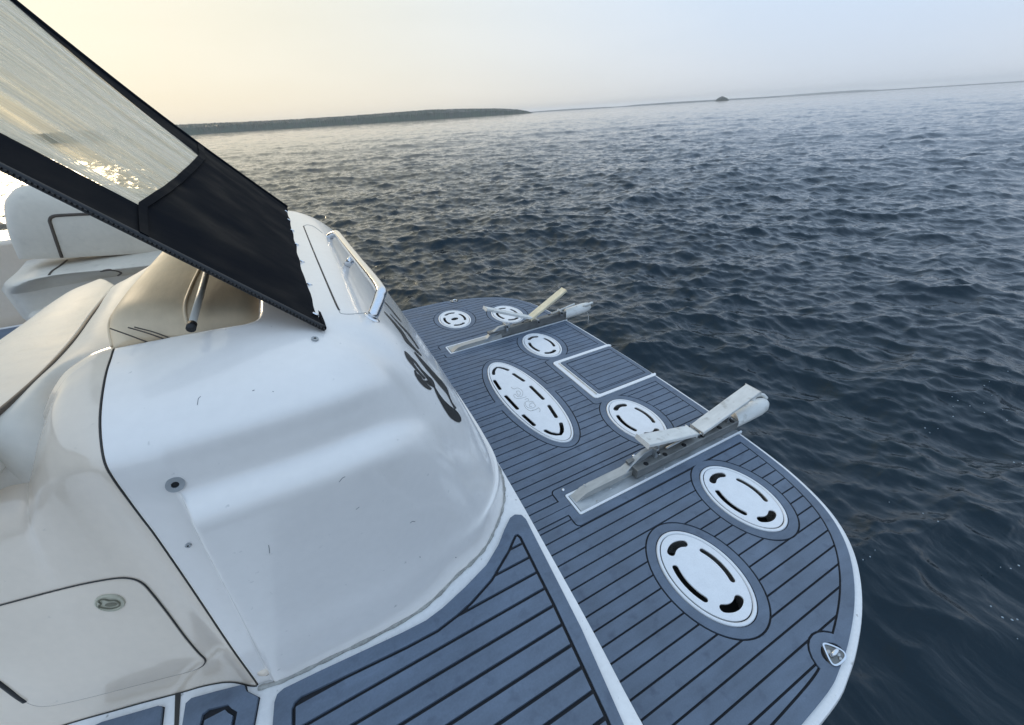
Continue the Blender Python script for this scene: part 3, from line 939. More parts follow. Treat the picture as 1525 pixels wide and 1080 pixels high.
letters = [
    ([(18, 28, 10), (45, 70, 42), (75, 115, 55), (120, 190, 32), (190, 280, 26), (270, 370, 26)], o6, s6),
    ([(85, 105, 30), (150, 165, 24), (220, 255, 24), (290, 335, 34), (345, 400, 50), (385, 470, 30)], o6, s6),
    ([(142, 262, 16), (165, 320, 34), (215, 390, 44), (275, 450, 48), (330, 488, 36), (352, 492, 10)], o6, s6),
    ([(150, 290, 10), (205, 345, 26), (245, 395, 24), (300, 410, 40), (350, 430, 60), (380, 460, 34)], o6, s6),
    ([(385, 470, 16), (430, 560, 34), (480, 640, 50), (545, 725, 80), (620, 805, 112), (680, 868, 84), (708, 900, 30)], o6, s6),
    ([(140, 40, 14), (230, 150, 34), (310, 245, 44), (400, 350, 52), (470, 430, 58), (530, 510, 44), (560, 570, 22), (600, 660, 16), (650, 740, 26)], o6, s6),
    ([(270, 190, 8), (380, 320, 14), (480, 420, 14), (530, 480, 8)], o6, s6),
    ([(92, 345, 8), (200, 465, 20), (300, 590, 30), (350, 675, 34), (430, 760, 24), (520, 850, 12)], o7, s7),
    ([(160, 370, 5), (270, 490, 12), (380, 610, 16), (490, 770, 12)], o7, s7),
    ([(60, 190, 5), (150, 290, 8), (230, 390, 10), (290, 460, 5)], o7, s7),
]
for l_ in letters:
    V, F = stroke(*l_)
    if V: mk('script_letter', V, F, M['graphite'], mould)
# stainless grab rail on the aft face
f0, n0 = hit(490, 353); f1, n1 = hit(554, 473); fm, nm_ = hit(516, 396)
up = Vector((.055, 0, .030))
b1 = at(569, 433, y=f1.y+.04); b0 = at(501, 347, y=f0.y-.03)
ln = (b1-b0).normalized()
path = [f0-up*.1, f0+(b0-f0)*.8, b0+ln*.012*4, b0+(b1-b0)*.35, b0+(b1-b0)*.7, b1-ln*.045, b1+(f1-b1)*.22, f1]
rp = [tuple(f0), tuple(f0+(b0-f0)*.75), tuple(b0+ln*.03), tuple(b0+(b1-b0)*.3), tuple(b0+(b1-b0)*.6), tuple(b1-ln*.035), tuple(b1+(f1-b1)*.25), tuple(f1)]
q = catmull(np.array(rp), 48)
rail = None
V, F = tube(q, .0125, 14); rail = mk('grab_rail', V, F, M['steel'], boat, smooth=True)
mid = b0+(b1-b0)*.42
V, F = tube([fm, at(526, 383, y=fm.y)], .011, 12); mk('rail_post', V, F, M['steel'], rail, smooth=True)
V, F = join([dome(f1, .019, .004, 16, 2, n1), dome(f0, .019, .004, 16, 2, n0)]); mk('rail_foot', V, F, M['steel'], rail, smooth=True)

# ------------------------------------------------------------------ inner side moulding with the locker hatch
topc = [(164, 526, .815), (140, 534, .805), (118, 546, .795), (100, 560, .785), (84, 583, .77), (74, 606, .76), (64, 634, .748), (56, 660, .738), (49, 690, .728), (44, 706, .722), (30, 714, .726), (0, 722, .735), (-40, 734, .75), (-90, 748, .765), (-150, 765, .78)]
botc = [(374.5, 1004), (360, 1007), (345, 1011), (325, 1016), (300, 1022), (280, 1028), (258, 1034), (235, 1040), (205, 1048), (170, 1058), (130, 1069), (90, 1081), (40, 1096), (-20, 1114), (-90, 1136), (-180, 1165)]
def build_side():
    T = catmull(np.array([tuple(at(x, y, y=Y)) for x, y, Y in topc]), 120)
    B = catmull(np.array([tuple(at(x, y, z=ZS)) for x, y in botc]), 120)
    # the aft edge lies against the first section of the transom moulding
    ncol = 2*220-1
    S = catmull(np.array([MV[i*ncol] for i in range(110)]), 60)+np.array([-.0035, 0, 0])
    nv = 60
    cols = []
    zs = (S[:, 2]-S[0, 2])/(S[-1, 2]-S[0, 2])
    sx = S[:, 0]-(S[0, 0]+(S[-1, 0]-S[0, 0])*zs)
    sy = (S[:, 1]-S[0, 1])/(S[-1, 1]-S[0, 1])
    for j in range(120):
        fade = math.exp(-(j/14)**2)
        b, t = B[j]+(S[0]-B[0])*fade, T[j]+(S[-1]-T[0])*fade
        z = b[2]+(t[2]-b[2])*zs
        x = b[0]+(t[0]-b[0])*zs+sx*fade
        y = b[1]+(t[1]-b[1])*sy
        cols.append(np.stack([x, y, z], 1))
    A = np.stack(cols, 1)
    # roll the top edge over towards the cushions
    top = A[-1]; L = []
    for dy, dz in ((.008, .002), (.018, -.002), (.024, -.010), (.026, -.03), (.027, -.12)):
        q = top.copy(); q[:, 1] += dy; q[:, 0] += -.6*dy; q[:, 2] += dz; L.append(q)
    A = np.concatenate([A, np.stack(L)], 0)
    return [tuple(p) for p in A.reshape(-1, 3)], grid_faces(*A.shape[:2], flip=True), A
SV, SF, SA = build_side()
side = mk('side_moulding', SV, SF, M['gel_warm_lit'], boat, smooth=True, ang=70)
BS = BVHTree.FromPolygons([Vector(v) for v in SV], SF)
V, F = tube([tuple(p+np.array([.0015, .0003, 0])) for p in SA[:60, 0]], .0013, 6); mk('moulding_seam', V, F, M['seamline'], side, smooth=True)
V, F = tube([tuple(p+np.array([0, -.001, 0])) for p in SA[0, :110]], .0014, 6); mk('floor_seam', V, F, M['seamline'], side, smooth=True)
# locker hatch: raised panel following the wall
lp = [(-150, 940), (-60, 917), (0, 901), (60, 885), (120, 870), (170, 861), (195, 861), (213, 868), (228, 884), (250, 912), (275, 946), (295, 970), (305, 980), (306, 986), (300, 992), (285, 998), (250, 1007), (200, 1020), (150, 1033), (95, 1046), (68, 1050), (50, 1048), (35, 1040), (15, 1022), (-20, 996), (-80, 960), (-150, 960)]
lq = catmull(np.array(lp[1:-1], float), 120)
def on_side(x, y, lift):
    p, n = hit(x, y, BS, lift)
    if p is None:
        p, n = hit(max(x, -60), min(y, 1040), BS, lift)
    return p
cx_, cy_ = 130, 960
def shrink(k): return [(cx_+(x-cx_)*k, cy_+(y-cy_)*k) for x, y in lq]
def build_hatch():
    V, F = [], []
    lv = [(1.0, -.003), (.998, .0008), (.992, .003), (.97, .0038), (.6, .004), (.2, .004)]
    n = 0
    for k, h in lv:
        row = []
        for x, y in shrink(k):
            p, nn = hit(x, y, BS, h)
            if p is None: p = SVlast[len(row)] if False else Vector((-1.1, .9, .5))
            row.append(p)
        V += row; n = len(row)
    F = grid_faces(len(lv), n, wrap=True)
    F.append(tuple(range((len(lv)-1)*n, len(lv)*n)))
    return V, F
# keep only the outline points that land on the wall
lq = np.array([p for p in lq if hit(p[0], p[1], BS)[0] is not None])
V, F = build_hatch(); hat = mk('locker_hatch', V, F, M['gel_warm_lit'], boat, smooth=True, ang=50)
V, F = tube([hit(x, y, BS, .0012)[0] for x, y in lq], .0013, 6, closed=True); mk('hatch_gap', V, F, M['seamline'], hat, smooth=True)
# round flush latch
def latch():
    p, n = hit(166.5, 894, BS, .004)
    q = n.to_track_quat('Z', 'Y'); ex = (at(190, 890, y=p.y)-p); ex = (ex-ex.dot(n)*n).normalized(); ey = n.cross(ex)
    loc = lambda u, v, w: p+ex*u+ey*v+n*w
    seg = 32; r = .0205
    V = []
    for rr, h in ((r, 0), (r*.97, .0022), (r*.86, .003), (r*.84, .0022), (.001, .002)):
        V += [loc(rr*math.cos(2*math.pi*k/seg), rr*math.sin(2*math.pi*k/seg), h) for k in range(seg)]
    o = mk('flush_latch', V, grid_faces(5, seg, wrap=True), M['plastic_cream'], hat, smooth=True, ang=40)
    P = catmull(np.array([(-.012, .010), (-.004, .013), (.002, .0085), (.010, .007), (.014, 0), (.011, -.008), (0, -.011), (-.010, -.007), (-.0145, -.002), (-.010, .003)]), 36, closed=True)
    V, F = tube([loc(a, b, .0034) for a, b in P], .0011, 6, closed=True); mk('latch_ring', V, F, M['plastic_dark'], o, smooth=True)
    E = [loc(.002+.0085*math.cos(2*math.pi*k/20), -.002+.0045*math.sin(2*math.pi*k/20), .0030) for k in range(20)]
    mk('finger_pull', E, [tuple(range(20))], M['plastic_dark'], o)
latch()
surf_line([(-8, 1008), (8, 1019), (25, 1032), (40, 1042)], .0045, 'hatch_bumper', M['black'], hat, BS, .002)

# ------------------------------------------------------------------ coaming behind the side moulding
rows = []
Lf = [(240, 398, .90), (172, 424, .905), (140, 466, .91), (118, 496, .915), (95, 525, .92), (50, 568, .92), (0, 612, .92), (-30, 634, .92), (-70, 665, .915), (-160, 730, .90)]
Rt = [(262, 372, .92), (215, 430, .93), (186, 476, .935), (176, 505, .935), (172, 530, .925), (112, 560, .915), (72, 640, .885), (44, 702, .845), (0, 724, .815), (-130, 775, .78)]
for l_, r_ in zip(Lf, Rt):
    a, b = at(l_[0], l_[1], z=l_[2]), at(r_[0], r_[1], z=r_[2])
    m_ = a.lerp(b, .5)+Vector((0, 0, .012)); rows.append([a, m_, b])
coam, CA = patch(rows, .04, 'cockpit_coaming', M['vinyl'], boat, nr=60, nc=16, bevel=.006)
cv = [tuple(p) for p in CA.reshape(-1, 3)]
BC = BVHTree.FromPolygons([Vector(v) for v in cv], grid_faces(*CA.shape[:2]))
P = [at(x, y, y=Y-.004) for x, y, Y in ((44, 707, .722), (30, 714.5, .726), (0, 723, .735), (-40, 735, .75), (-90, 749, .765))]
V, F = tube(P, .0026, 6); mk('coaming_seam', V, F, M['seamline'], coam, smooth=True)

# ------------------------------------------------------------------ cushions
# long backrest roll of the aft seat, beside the coaming
rows = []
Lf = [(148, 424, .86), (110, 432, .865), (78, 450, .87), (40, 478, .875), (0, 506, .88), (-60, 548, .88), (-160, 620, .88)]
Rt = [(172, 424, .905), (138, 466, .912), (112, 502, .918), (72, 546, .922), (22, 592, .922), (-50, 650, .922), (-160, 738, .922)]
for l_, r_ in zip(Lf, Rt):
    a, b = at(l_[0], l_[1], z=l_[2]), at(r_[0], r_[1], z=r_[2])
    rows.append([a, a.lerp(b, .33)+Vector((0, 0, .020)), a.lerp(b, .66)+Vector((0, 0, .016)), b])
roll, RA = patch(rows, .07, 'seat_backrest_cushion', M['vinyl'], None, nr=50, nc=16, bevel=.015)
tag(roll, 'long pale vinyl backrest cushion running along the coaming, nearest the left edge', 'cushion')
V, F = tube([tuple(p+np.array([0.002, 0, -.001])) for p in RA[2:-1, -1]], .0045, 6); mk('piping', V, F, M['stitch'], roll, smooth=True)

# sunpad cushions behind the transom rim
def sunpad():
    root = []
    def quad(y0, y1, name, label):
        xa, xb = -.345, -.118
        rows = []
        for i in range(7):
            t = i/6; y = y0+(y1-y0)*t**1.6
            e = (.040, .008, .001, 0, 0, 0, 0)[i]
            rows.append([(xa-.008, y, .950-e), (xa+.012, y, .992-e), (xa+.05, y, .999-e), (xa+.12, y, .980-e), (xb-.03, y, .952-e), (xb, y, .930-e)])
        o, A = patch(rows, .15, name, M['vinyl_gold'], None, nr=36, nc=30, bevel=.010, puff=.006)
        tag(o, label, 'cushion', 'tan sunpad cushions behind the transom')
        V, F = tube([tuple(p+np.array([0, 0, .001])) for p in A[1:-1, 4]], .0026, 6); mk('welt', V, F, M['vinyl_gold'], o, smooth=True)
        return o, A
    a, A = quad(.845, 1.60, 'sunpad_cushion', 'tan sunpad cushion with a stitched near end, just behind the transom rim')
    V, F = tube([tuple(p+np.array([0, 0, .0005])) for p in A[2:-1, 17]], .0030, 6); mk('welt', V, F, M['vinyl_gold'], a, smooth=True)
    # stitched end seams
    for dx in (.0, .022, .030):
        P = [(-.325+dx, .8405, .985-dx*.2), (-.300+dx, .8395, .960), (-.27+dx, .8395, .925), (-.255+dx, .8395, .88)]
        V, F = tube(catmull(np.array(P), 14), .0012, 5); mk('stitching', V, F, M['stitch'], a, smooth=True)
    return a
sunpad()
# support pole lying across the sunpad
pa, pb = at(285, 487, z=.975), at(308, 405, z=1.005)
pl = pb-pa
V, F = tube([pa, pa+pl*.5, pa+pl*1.6], .0058, 12); pole = mk('support_pole', V, F, M['pole'], None, smooth=True)
tag(pole, 'thin grey tube lying across the tan sunpad cushion', 'pole')
V, F = tube([pa-pl.normalized()*.006, pa+pl.normalized()*.010], .0072, 12); mk('rubber_tip', V, F, M['black'], pole, smooth=True)

# far bench: backrest and seat
YB = 2.35
rows = []
bk = [[(-10, 386, YB+.05), (-2, 345, YB+.04), (2, 300, YB+.06), (16, 281, YB+.10)],
      [(34, 386, YB), (22, 345, YB), (20, 300, YB+.02), (32, 278, YB+.06)],
      [(90, 385, YB), (84, 345, YB), (80, 305, YB+.02), (80, 278, YB+.06)],
      [(160, 381, YB), (160, 345, YB), (160, 310, YB+.02), (160, 283, YB+.06)],
      [(245, 376, YB), (245, 345, YB), (245, 315, YB+.02), (245, 292, YB+.06)],
      [(330, 372, YB), (330, 350, YB), (330, 322, YB+.02), (330, 302, YB+.06)]]
bk[0] = [(30, 387, YB+.03), (12, 345, YB+.04), (6, 305, YB+.06), (18, 284, YB+.10)]
for r_ in bk: rows.append([at(x, y, y=Y) for x, y, Y in r_])
bb, BA = patch(rows, .14, 'backrest_cushion', M['vinyl'], None, nr=40, nc=24, bevel=.022, down=Vector((0, 1, 0)), puff=.015)
tag(bb, 'tall pale bench backrest with a brown-piped inset panel, under the black curtain', 'cushion')
bbv = BVHTree.FromPolygons([Vector(tuple(p)) for p in BA.reshape(-1, 3)], grid_faces(*BA.shape[:2]))
surf_line([(92, 383), (84, 360), (76, 336), (74, 328), (80, 322), (105, 320), (150, 318), (200, 315), (250, 313)], .006, 'piping', M['stitch'], bb, bbv, 0)
rows = [[at(*p[:2], z=p[2]) for p in r_] for r_ in (
    [(2, 432, .745), (8, 420, .785), (28, 402, .800), (48, 378, .812)],
    [(20, 438, .740), (28, 424, .785), (52, 408, .805), (80, 379, .815)],
    [(80, 428, .740), (90, 412, .785), (104, 404, .805), (130, 377, .815)],
    [(170, 412, .745), (174, 404, .785), (180, 396, .805), (190, 373, .815)],
    [(250, 402, .745), (250, 396, .785), (252, 388, .805), (255, 368, .815)])]
bs, SA2 = patch(rows, .13, 'bench_seat_cushion', M['vinyl'], None, nr=36, nc=18, bevel=.018)
tag(bs, 'pale bench seat cushion with rounded front corner, below the tall backrest', 'cushion')
bsv = BVHTree.FromPolygons([Vector(tuple(p)) for p in SA2.reshape(-1, 3)], grid_faces(*SA2.shape[:2]))
surf_line([(100, 388), (90, 396), (78, 404), (73, 410)], .004, 'piping', M['stitch'], bs, bsv)
surf_line([(150, 404), (165, 402), (180, 406), (174, 412), (172, 420)], .004, 'piping', M['stitch'], bs, bsv)
# bench base, far coaming, cockpit floor
P = [tuple(at(x, y, z=.70))[:2] for x, y in ((14, 436), (30, 446), (90, 434), (175, 416), (300, 402), (330, 385), (60, 400))]
V, F = prism(ccw(P), .02, .69); mk('bench_base', V, F, M['gel_warm_lit'], boat, bevel=.01)
V, F = box(-3.2, -.95, YB+.24, 2*YC-.02, .02, .90); mk('far_coaming', V, F, M['gel_warm_lit'], boat, bevel=.02)
V, F = box(-3.2, -1.35, YB+.30, 2*YC-.10, .9005, .906); mk('coaming_foam_strip', V, F, M['foam'], boat)
V, F = box(-3.2, -.72, 1.25, YB+.16, .3135, .56); fl = mk('cockpit_sole', V, F, M['gel_deck'], boat, bevel=.01)
V, F = box(-3.1, -.80, 1.4, YB-.45, .5605, .567); mk('foam_mat', V, F, M['foam'], fl)
V, F = box(-3.1, -.80, YB-.42, YB+.1, .5605, .567); mk('foam_mat', V, F, M['foam'], fl)
# hull below the decks
hull = [tuple(p) for p in offset(deck, .03)]
V, F = [], []
n = len(hull)
for d, z in ((0, -.30), (.05, -.6), (.12, -.9)): V += [(x, y, z) for x, y in offset(hull, d)]
F = grid_faces(3, n, wrap=True, flip=True)+[tuple(range(2*n, 3*n))[::-1]]
mk('hull', V, F, M['gel'], boat, smooth=True, ang=40)

# ------------------------------------------------------------------ canvas curtain
cur = thing('canvas_curtain', 'black canvas cockpit curtain with a creased clear window and open zipper edge', 'curtain')
def cpt(px, py):
    """bottom edge lies on the moulding"""
    p, n = hit(px, py, None, .006)
    return p
bot_px = [(485, 496), (470, 450), (457, 410), (447, 385), (438, 355), (431, 328), (426, 309)]
N0, N1 = at(485, 496, x=-.016), None
nb0 = cpt(482, 493) or at(485, 496, z=.93)
fb0 = at(426, 309, x=nb0.x-.02)
near_dir = at(0, 248, y=nb0.y+.06)-nb0
far_dir = at(15, -2, y=fb0.y+.0)-fb0
# quad in 3D: u runs along the bottom edge (near to far), v runs up and forward
def C(u, v):
    a = nb0+near_dir*v; b = fb0+far_dir*v
    return a.lerp(b, u*(1-.09*math.sin(math.pi*max(0, min(1, v)))))
nC = (C(1, .5)-C(0, .5)).cross(near_dir).normalized()
_cm = [CR, CU, _f]
def proj(p):
    d = p-CAMP; zc = d.dot(_f)
    return 762.5+FPX*d.dot(CR)/zc, 540-FPX*d.dot(CU)/zc
def uv_of(px, py):
    """solve the curtain parameters for an image point"""
    u, v = .5, .5
    for _ in range(40):
        x, y = proj(C(u, v)); e = 1e-4
        xu, yu = proj(C(u+e, v)); xv, yv = proj(C(u, v+e))
        a, b, c, d = (xu-x)/e, (xv-x)/e, (yu-y)/e, (yv-y)/e
        det = a*d-b*c; rx, ry = px-x, py-y
        u += max(-.3, min(.3, (d*rx-b*ry)/det)); v += max(-.3, min(.3, (-c*rx+a*ry)/det))
    return u, v
VL = []
def vline(u, dv=0):
    return np.interp(u, [p[0] for p in VL], [p[1] for p in VL])+dv
def cloth_patch(uv, nu, nv, name, m, parent, amp=0, lift=0, seed=0, thick=.0016, e0=None, e1=None):
    """uv: 4 corner lists (u0v0, u1v0, u1v1, u0v1) each (u, v)"""
    rng = np.random.default_rng(seed)
    ph = rng.uniform(0, 6.28, (14,)); fr = rng.uniform(6, 60, (14,)); sl = rng.uniform(-5, 5, (14,))
    V, UV = [], []
    for i in range(nv):
        t = i/(nv-1)
        for j in range(nu):
            s = j/(nu-1)
            u = (uv[0][0]*(1-s)+uv[1][0]*s)*(1-t)+(uv[3][0]*(1-s)+uv[2][0]*s)*t
            v = (uv[0][1]*(1-s)+uv[1][1]*s)*(1-t)+(uv[3][1]*(1-s)+uv[2][1]*s)*t
            if e0 is not None: v += (vline(u, e0)-(uv[0][1]*(1-s)+uv[1][1]*s))*(1-t)
            if e1 is not None: v += (vline(u, e1)-(uv[3][1]*(1-s)+uv[2][1]*s))*t
            w = sum(math.sin(ph[k]+fr[k]*u+sl[k]*v)/fr[k] for k in range(14))*amp*1.6
            V.append(C(u, v)+nC*(w+lift)); UV.append((v, u))
    n = len(V)
    V += [p-nC*thick for p in V]
    F = grid_faces(nv, nu)+grid_faces(nv, nu, n, True)
    rim = list(range(nu))+[i*nu+nu-1 for i in range(1, nv)]+[(nv-1)*nu+j for j in range(nu-2, -1, -1)]+[i*nu for i in range(nv-2, 0, -1)]
    F += [(rim[(i+1) % len(rim)], rim[i], rim[i]+n, rim[(i+1) % len(rim)]+n) for i in range(len(rim))]
    o = mk(name, V, F, m, parent, smooth=True, ang=60)
    ul = o.data.uv_layers.new(name='UVMap'); UV = UV+UV
    for lp_ in o.data.loops: ul.data[lp_.index].uv = UV[lp_.vertex_index]
    return o
w_lr = uv_of(210, 311); w_ur = uv_of(301, 236); w_ul = uv_of(8, -6); w_ll = uv_of(0, 200)
zr = uv_of(484, 496)
for i in range(13):
    k = i/12; VL.append(uv_of(210+91*k+3*math.sin(math.pi*k), 311-75*k+3*math.sin(math.pi*k)))
VL.sort()
# extend the strips beyond the frame
ext = lambda a, b, k: (a[0]+(b[0]-a[0])*k, a[1]+(b[1]-a[1])*k)
wl = ext(w_lr, w_ll, 2.2); wu = ext(w_ur, w_ul, 1.75)
zl = (0.0, wl[1]); tu = (1.0, wu[1])
cloth_patch([w_lr, w_ur, wu, wl], 70, 60, 'clear_window', M['clear'], cur, amp=.020, seed=2, e0=-.004)
cloth_patch([(0, 0), (1.0, 0), (1.0, w_ur[1]), (0, w_lr[1])], 40, 40, 'lower_panel', M['canvas'], cur, amp=.007, lift=.001, seed=3, e1=.004)
V, F = [], []
cloth_patch([(0, w_lr[1]-.03), (w_lr[0]+.004, w_lr[1]-.03), wl, zl], 10, 40, 'side_band', M['canvas'], cur, amp=.006, lift=.0015, seed=3)
cloth_patch([(w_ur[0]-.004, w_ur[1]), (1.0, w_ur[1]), tu, (wu[0], wu[1])], 5, 40, 'top_band', M['canvas'], cur, amp=.006, lift=.0015, seed=3)
# seam tape between window and panel
q0, q1 = w_lr, w_ur
V, F = [], []
cloth_patch([(0, 0), (1.0, 0), (1.0, 0), (0, 0)], 40, 4, 'seam_tape', M['canvas'], cur, amp=.005, lift=.006, seed=3, e0=-.012, e1=.014)
# edge cords
def cord(p, q_, r, name, m, lift=0, n=60, wob=0):
    P = [C(p[0]+(q_[0]-p[0])*i/(n-1), p[1]+(q_[1]-p[1])*i/(n-1))+nC*(lift+wob*math.sin(i*1.3)) for i in range(n)]
    V, F = tube(P, r, 7); return mk(name, V, F, m, cur, smooth=True)
cord((0, 0), zl, .0055, 'zipper_tape', M['black'])
cord((1.0, 0), tu, .012, 'top_hem', M['canvas'])
cord((0, 0), (1.0, 0), .0045, 'bottom_hem', M['canvas'])
# zipper teeth
tv, tf = [], []
L = near_dir.length*zl[1]; k = int(L/.0058)
side_dir = (C(0, .5)-C(.1, .5)).normalized(); td = near_dir.normalized()
for i in range(k):
    c = nb0+near_dir*(zl[1]*(i+.5)/k)+side_dir*.0065
    b = []
    for a_ in (-1, 1):
        for b_ in (-1, 1):
            for c_ in (-1, 1):
                b.append(c+td*(.0017*a_)+side_dir*(.0035*b_)+nC*(.002*c_))
    o2 = len(tv); tv += b
    tf += [tuple(o2+q for q in f_) for f_ in ((0, 1, 3, 2), (4, 6, 7, 5), (0, 4, 5, 1), (2, 3, 7, 6), (0, 2, 6, 4), (1, 5, 7, 3))]
zt = mk('zipper_teeth', tv, tf, M['black'], cur); zt['kind'] = 'stuff'
# twist fasteners down the bottom edge
for u_ in (.03, .17, .31, .45, .60, .74, .88):
    c = C(u_, .012 if u_ > .05 else .03)+nC*.004
    e = (near_dir.normalized())
    V, F = tube([c-e*.006, c+e*.006], .0028, 8); mk('snap_fastener', V, F, M['steel'], cur, smooth=True)

# ------------------------------------------------------------------ the two chocks
def chock(mirror, label, tilt):
    f = (lambda y: y) if not mirror else (lambda y: 2*YC-y)
    sg = -1 if mirror else 1
    yc = f(.648*H)
    root = thing('boat_chock', label, 'chock', 'chocks bolted to the swim platform', (.61, yc, .008))
    bx = lambda x0, x1, a, b, z0, z1: box(x0-.61, x1-.61, min(a, b)-yc, max(a, b)-yc, z0-.008, z1-.008)
    y0, y1 = f(.768), f(.853)
    xe = 1.455
    V, F = bx(.612, xe, y0, y1, .003, .0075); mk('base_plate', V, F, M['alu'], root)
    # tapered tube on the pocket's far half (near chock) 
    ya, yb = (.812, .850)
    Y0, Y1 = (f(ya)-yc, f(yb)-yc)
    if Y0 > Y1: Y0, Y1 = Y1, Y0
    prof = [(.618, .0078), (.66, .030), (.70, .034), (.96, .034)]
    V = []
    for x, z in prof: V += [(x-.61, Y0, -.001), (x-.61, Y1, -.001), (x-.61, Y1, z-.008), (x-.61, Y0, z-.008)]
    F = grid_faces(4, 4, wrap=True)+[(0, 1, 2, 3), (12, 15, 14, 13)]
    mk('slide_bar', V, F, M['bar'], root, bevel=.003)
    # channel with bolt holes
    V, F = bx(.885, xe+.01, .786 if not mirror else f(.786), .842 if not mirror else f(.842), .0085, .052)
    ch_ = mk('channel', V, F, M['alu_dark'], root, bevel=.003)
    V, F = bx(.875, xe+.012, .828 if not mirror else f(.828), .846 if not mirror else f(.846), .052, .064); mk('channel_lip', V, F, M['alu_dark'], root, bevel=.002)
    for x in (.94, 1.04, 1.145, 1.25, 1.355, 1.435):
        p = (x-.61, f(.800)-yc, .0443)
        V, F = dome(p, .0105, .0012, 12, 2); mk('bolt_hole', V, F, M['dark'], ch_)
    for x, y in ((.68, .846), (.69, .778), (.77, .801), (.92, .776), (1.02, .776), (1.36, .776)):
        V, F = dome((x-.61, f(y)-yc, .000 if y < .84 else .026), .005, .002, 8, 2); mk('screw', V, F, M['screw'], root, smooth=True)
    # bracket
    V = []
    for x, z, hw in ((.83, .018, .022), (.885, .052, .014), (.95, .085, .010), (1.03, .088, .010), (1.03, .06, .010), (.95, .05, .012), (.87, .018, .022)):
        for s in (-1, 1): V.append((x-.61, f(.832)-yc+s*hw, z-.008))
    F = [(2*i, 2*i+1, 2*((i+1) % 7)+1, 2*((i+1) % 7)) for i in range(7)]+[tuple(2*i for i in range(7)), tuple(2*i+1 for i in range(6, -1, -1))]
    mk('bracket', V, F, M['alu'], root, bevel=.002)
    # two tilting boards
    def brd(x0, z0, x1, z1, w0, w1, m, nm):
        a, b = Vector((x0-.61, f(.83)-yc, z0-.008)), Vector((x1-.61, f(.83)-yc, z1-.008))
        d = (b-a).normalized(); s = Vector((0, 1, 0)); u = d.cross(s)
        if u.z < 0: u = -u
        V = []
        for k in range(9):
            t = k/8; p = a.lerp(b, t); w = w0+(w1-w0)*t+random.uniform(-.0003, .0003)
            for q_, h in ((-w, 0), (w, 0), (w, .016), (-w, .016)): V.append(p+s*q_+u*(h-.01+0))
        F = grid_faces(9, 4, wrap=True)+[(0, 1, 2, 3), (35, 34, 33, 32)]
        return mk('bearing_board', V, F, m, root, bevel=.003)
    for t in tilt: brd(*t, nm='')
    # hinge posts and bolts under each board
    for x, z in ((1.00, .075), (1.235, .045), (1.42, .062)):
        V, F = box(x-.61-.008, x-.61+.008, f(.83)-yc-.026, f(.83)-yc+.026, .040, z+.012); hb = mk('hinge_block', V, F, M['alu'], root, bevel=.002)
        V, F = tube([(x-.61, f(.83)-yc-.034, z-.002), (x-.61, f(.83)-yc+.034, z-.002)], .0055, 8); mk('hinge_bolt', V, F, M['black'], hb, smooth=True)
        V, F = dome((x-.61+.012, f(.806)-yc, .055), .006, .006, 8, 2); mk('hinge_nut', V, F, M['screw'], hb, smooth=True)
    # strut
    V, F = tube([(1.06-.61, f(.815)-yc, .055), (1.22-.61, f(.815)-yc, .062)], .005, 6); mk('strut', V, F, M['alu'], root, smooth=True)
    V, F = tube([(1.36-.61, f(.822)-yc, .06), (1.55-.61, f(.822)-yc, .085)], .006, 6); mk('strut', V, F, M['board'], root, smooth=True)
    # rounded white end cap: a sleeve cut at a slant with a blunt nose
    seg = 18; V = []
    for x, r, z, sh in ((1.475, .036, .022, .016), (1.485, .038, .022, .015), (1.55, .040, .024, 0), (1.62, .040, .026, 0), (1.660, .035, .029, 0), (1.680, .024, .033, 0), (1.688, .010, .036, 0)):
        for k in range(seg):
            a = 2*math.pi*k/seg
            V.append((x-.61+sh*math.cos(a), f(.818)-yc+r*1.0*math.cos(a), z+.004+r*.92*math.sin(a)))
    F = grid_faces(7, seg, wrap=True)+[tuple(range(6*seg, 7*seg)), tuple(range(seg))[::-1]]
    cp = mk('end_cap', V, F, M['board'], root, smooth=True, ang=60)
    V, F = tube(catmull(np.array([(1.61-.61, f(.84)-yc, .060), (1.65-.61, f(.85)-yc, .068), (1.685-.61, f(.84)-yc, .066), (1.70-.61, f(.825)-yc, .048)]), 12), .009, 10)
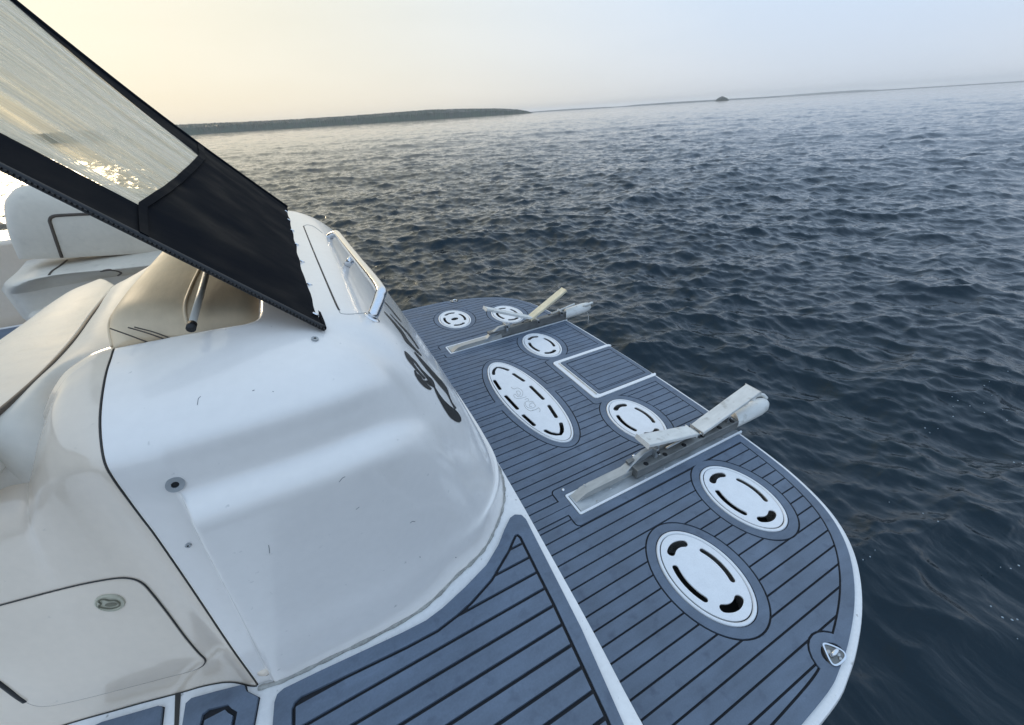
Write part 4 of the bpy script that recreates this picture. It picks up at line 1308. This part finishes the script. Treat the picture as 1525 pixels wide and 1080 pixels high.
    mk('tie_knob', V, F, M['board'], cp, smooth=True)
    if mirror:
        V, F = tube(catmull(np.array([(1.63-.61, f(.84)-yc, .02), (1.66-.61, f(.84)-yc, -.02), (1.66-.61, f(.84)-yc, -.09)]), 10), .002, 6); mk('cord', V, F, M['board'], cp, smooth=True)
    return root
chock(False, 'near boat chock with two blotchy white boards, its rail ending in a white cap', [(.935, .150, 1.215, .075, .034, .031, M['board']), (1.250, .066, 1.575, .156, .033, .036, M['board'])])
chock(True, 'far boat chock with one board tilted up and sunlit cream, between two oval lids', [(.87, .235, 1.185, .090, .026, .026, M['board']), (1.175, .082, 1.455, .225, .030, .030, M['board_sunlit'])])

# ------------------------------------------------------------------ bubbles drifting on the water
rng = random.Random(9)
bv_, bf_ = [], []
for cl in ((1450, 590), (1500, 620), (1430, 600), (1520, 690), (1510, 840), (1520, 925), (1495, 920), (1400, 640), (1505, 560), (1460, 575), (1370, 760), (1300, 830)):
    for _ in range(3):
        p = at(cl[0]+rng.gauss(0, 22), cl[1]+rng.gauss(0, 9), z=ZW+.03)
        V, F = dome((p.x, p.y, ZW+.012+rng.uniform(-.01, .03)), rng.uniform(.0015, .0038), .002, 7, 2)
        o2 = len(bv_); bv_ += V; bf_ += [tuple(i+o2 for i in f_) for f_ in F]
o = mk('foam_bubbles', bv_, bf_, M['bubble'], smooth=True); o['kind'] = 'stuff'

# ------------------------------------------------------------------ evening haze
V, F = box(-14000, 14000, -14000, 14000, ZW-1.4, 75)
hz_o = mk('haze', V, F, M['water']); hz_o['kind'] = 'stuff'
hm_ = bpy.data.materials.new('evening_haze'); hm_.use_nodes = True
hn = hm_.node_tree.nodes; hn.remove(hn['Principled BSDF'])
pv = hn.new('ShaderNodeVolumePrincipled')
pv.inputs['Color'].default_value = (1, 1, 1, 1)
pv.inputs['Density'].default_value = .00013
pv.inputs['Anisotropy'].default_value = .2
hm_.node_tree.links.new(pv.outputs[0], hn['Material Output'].inputs['Volume'])
hz_o.data.materials.clear(); hz_o.data.materials.append(hm_)
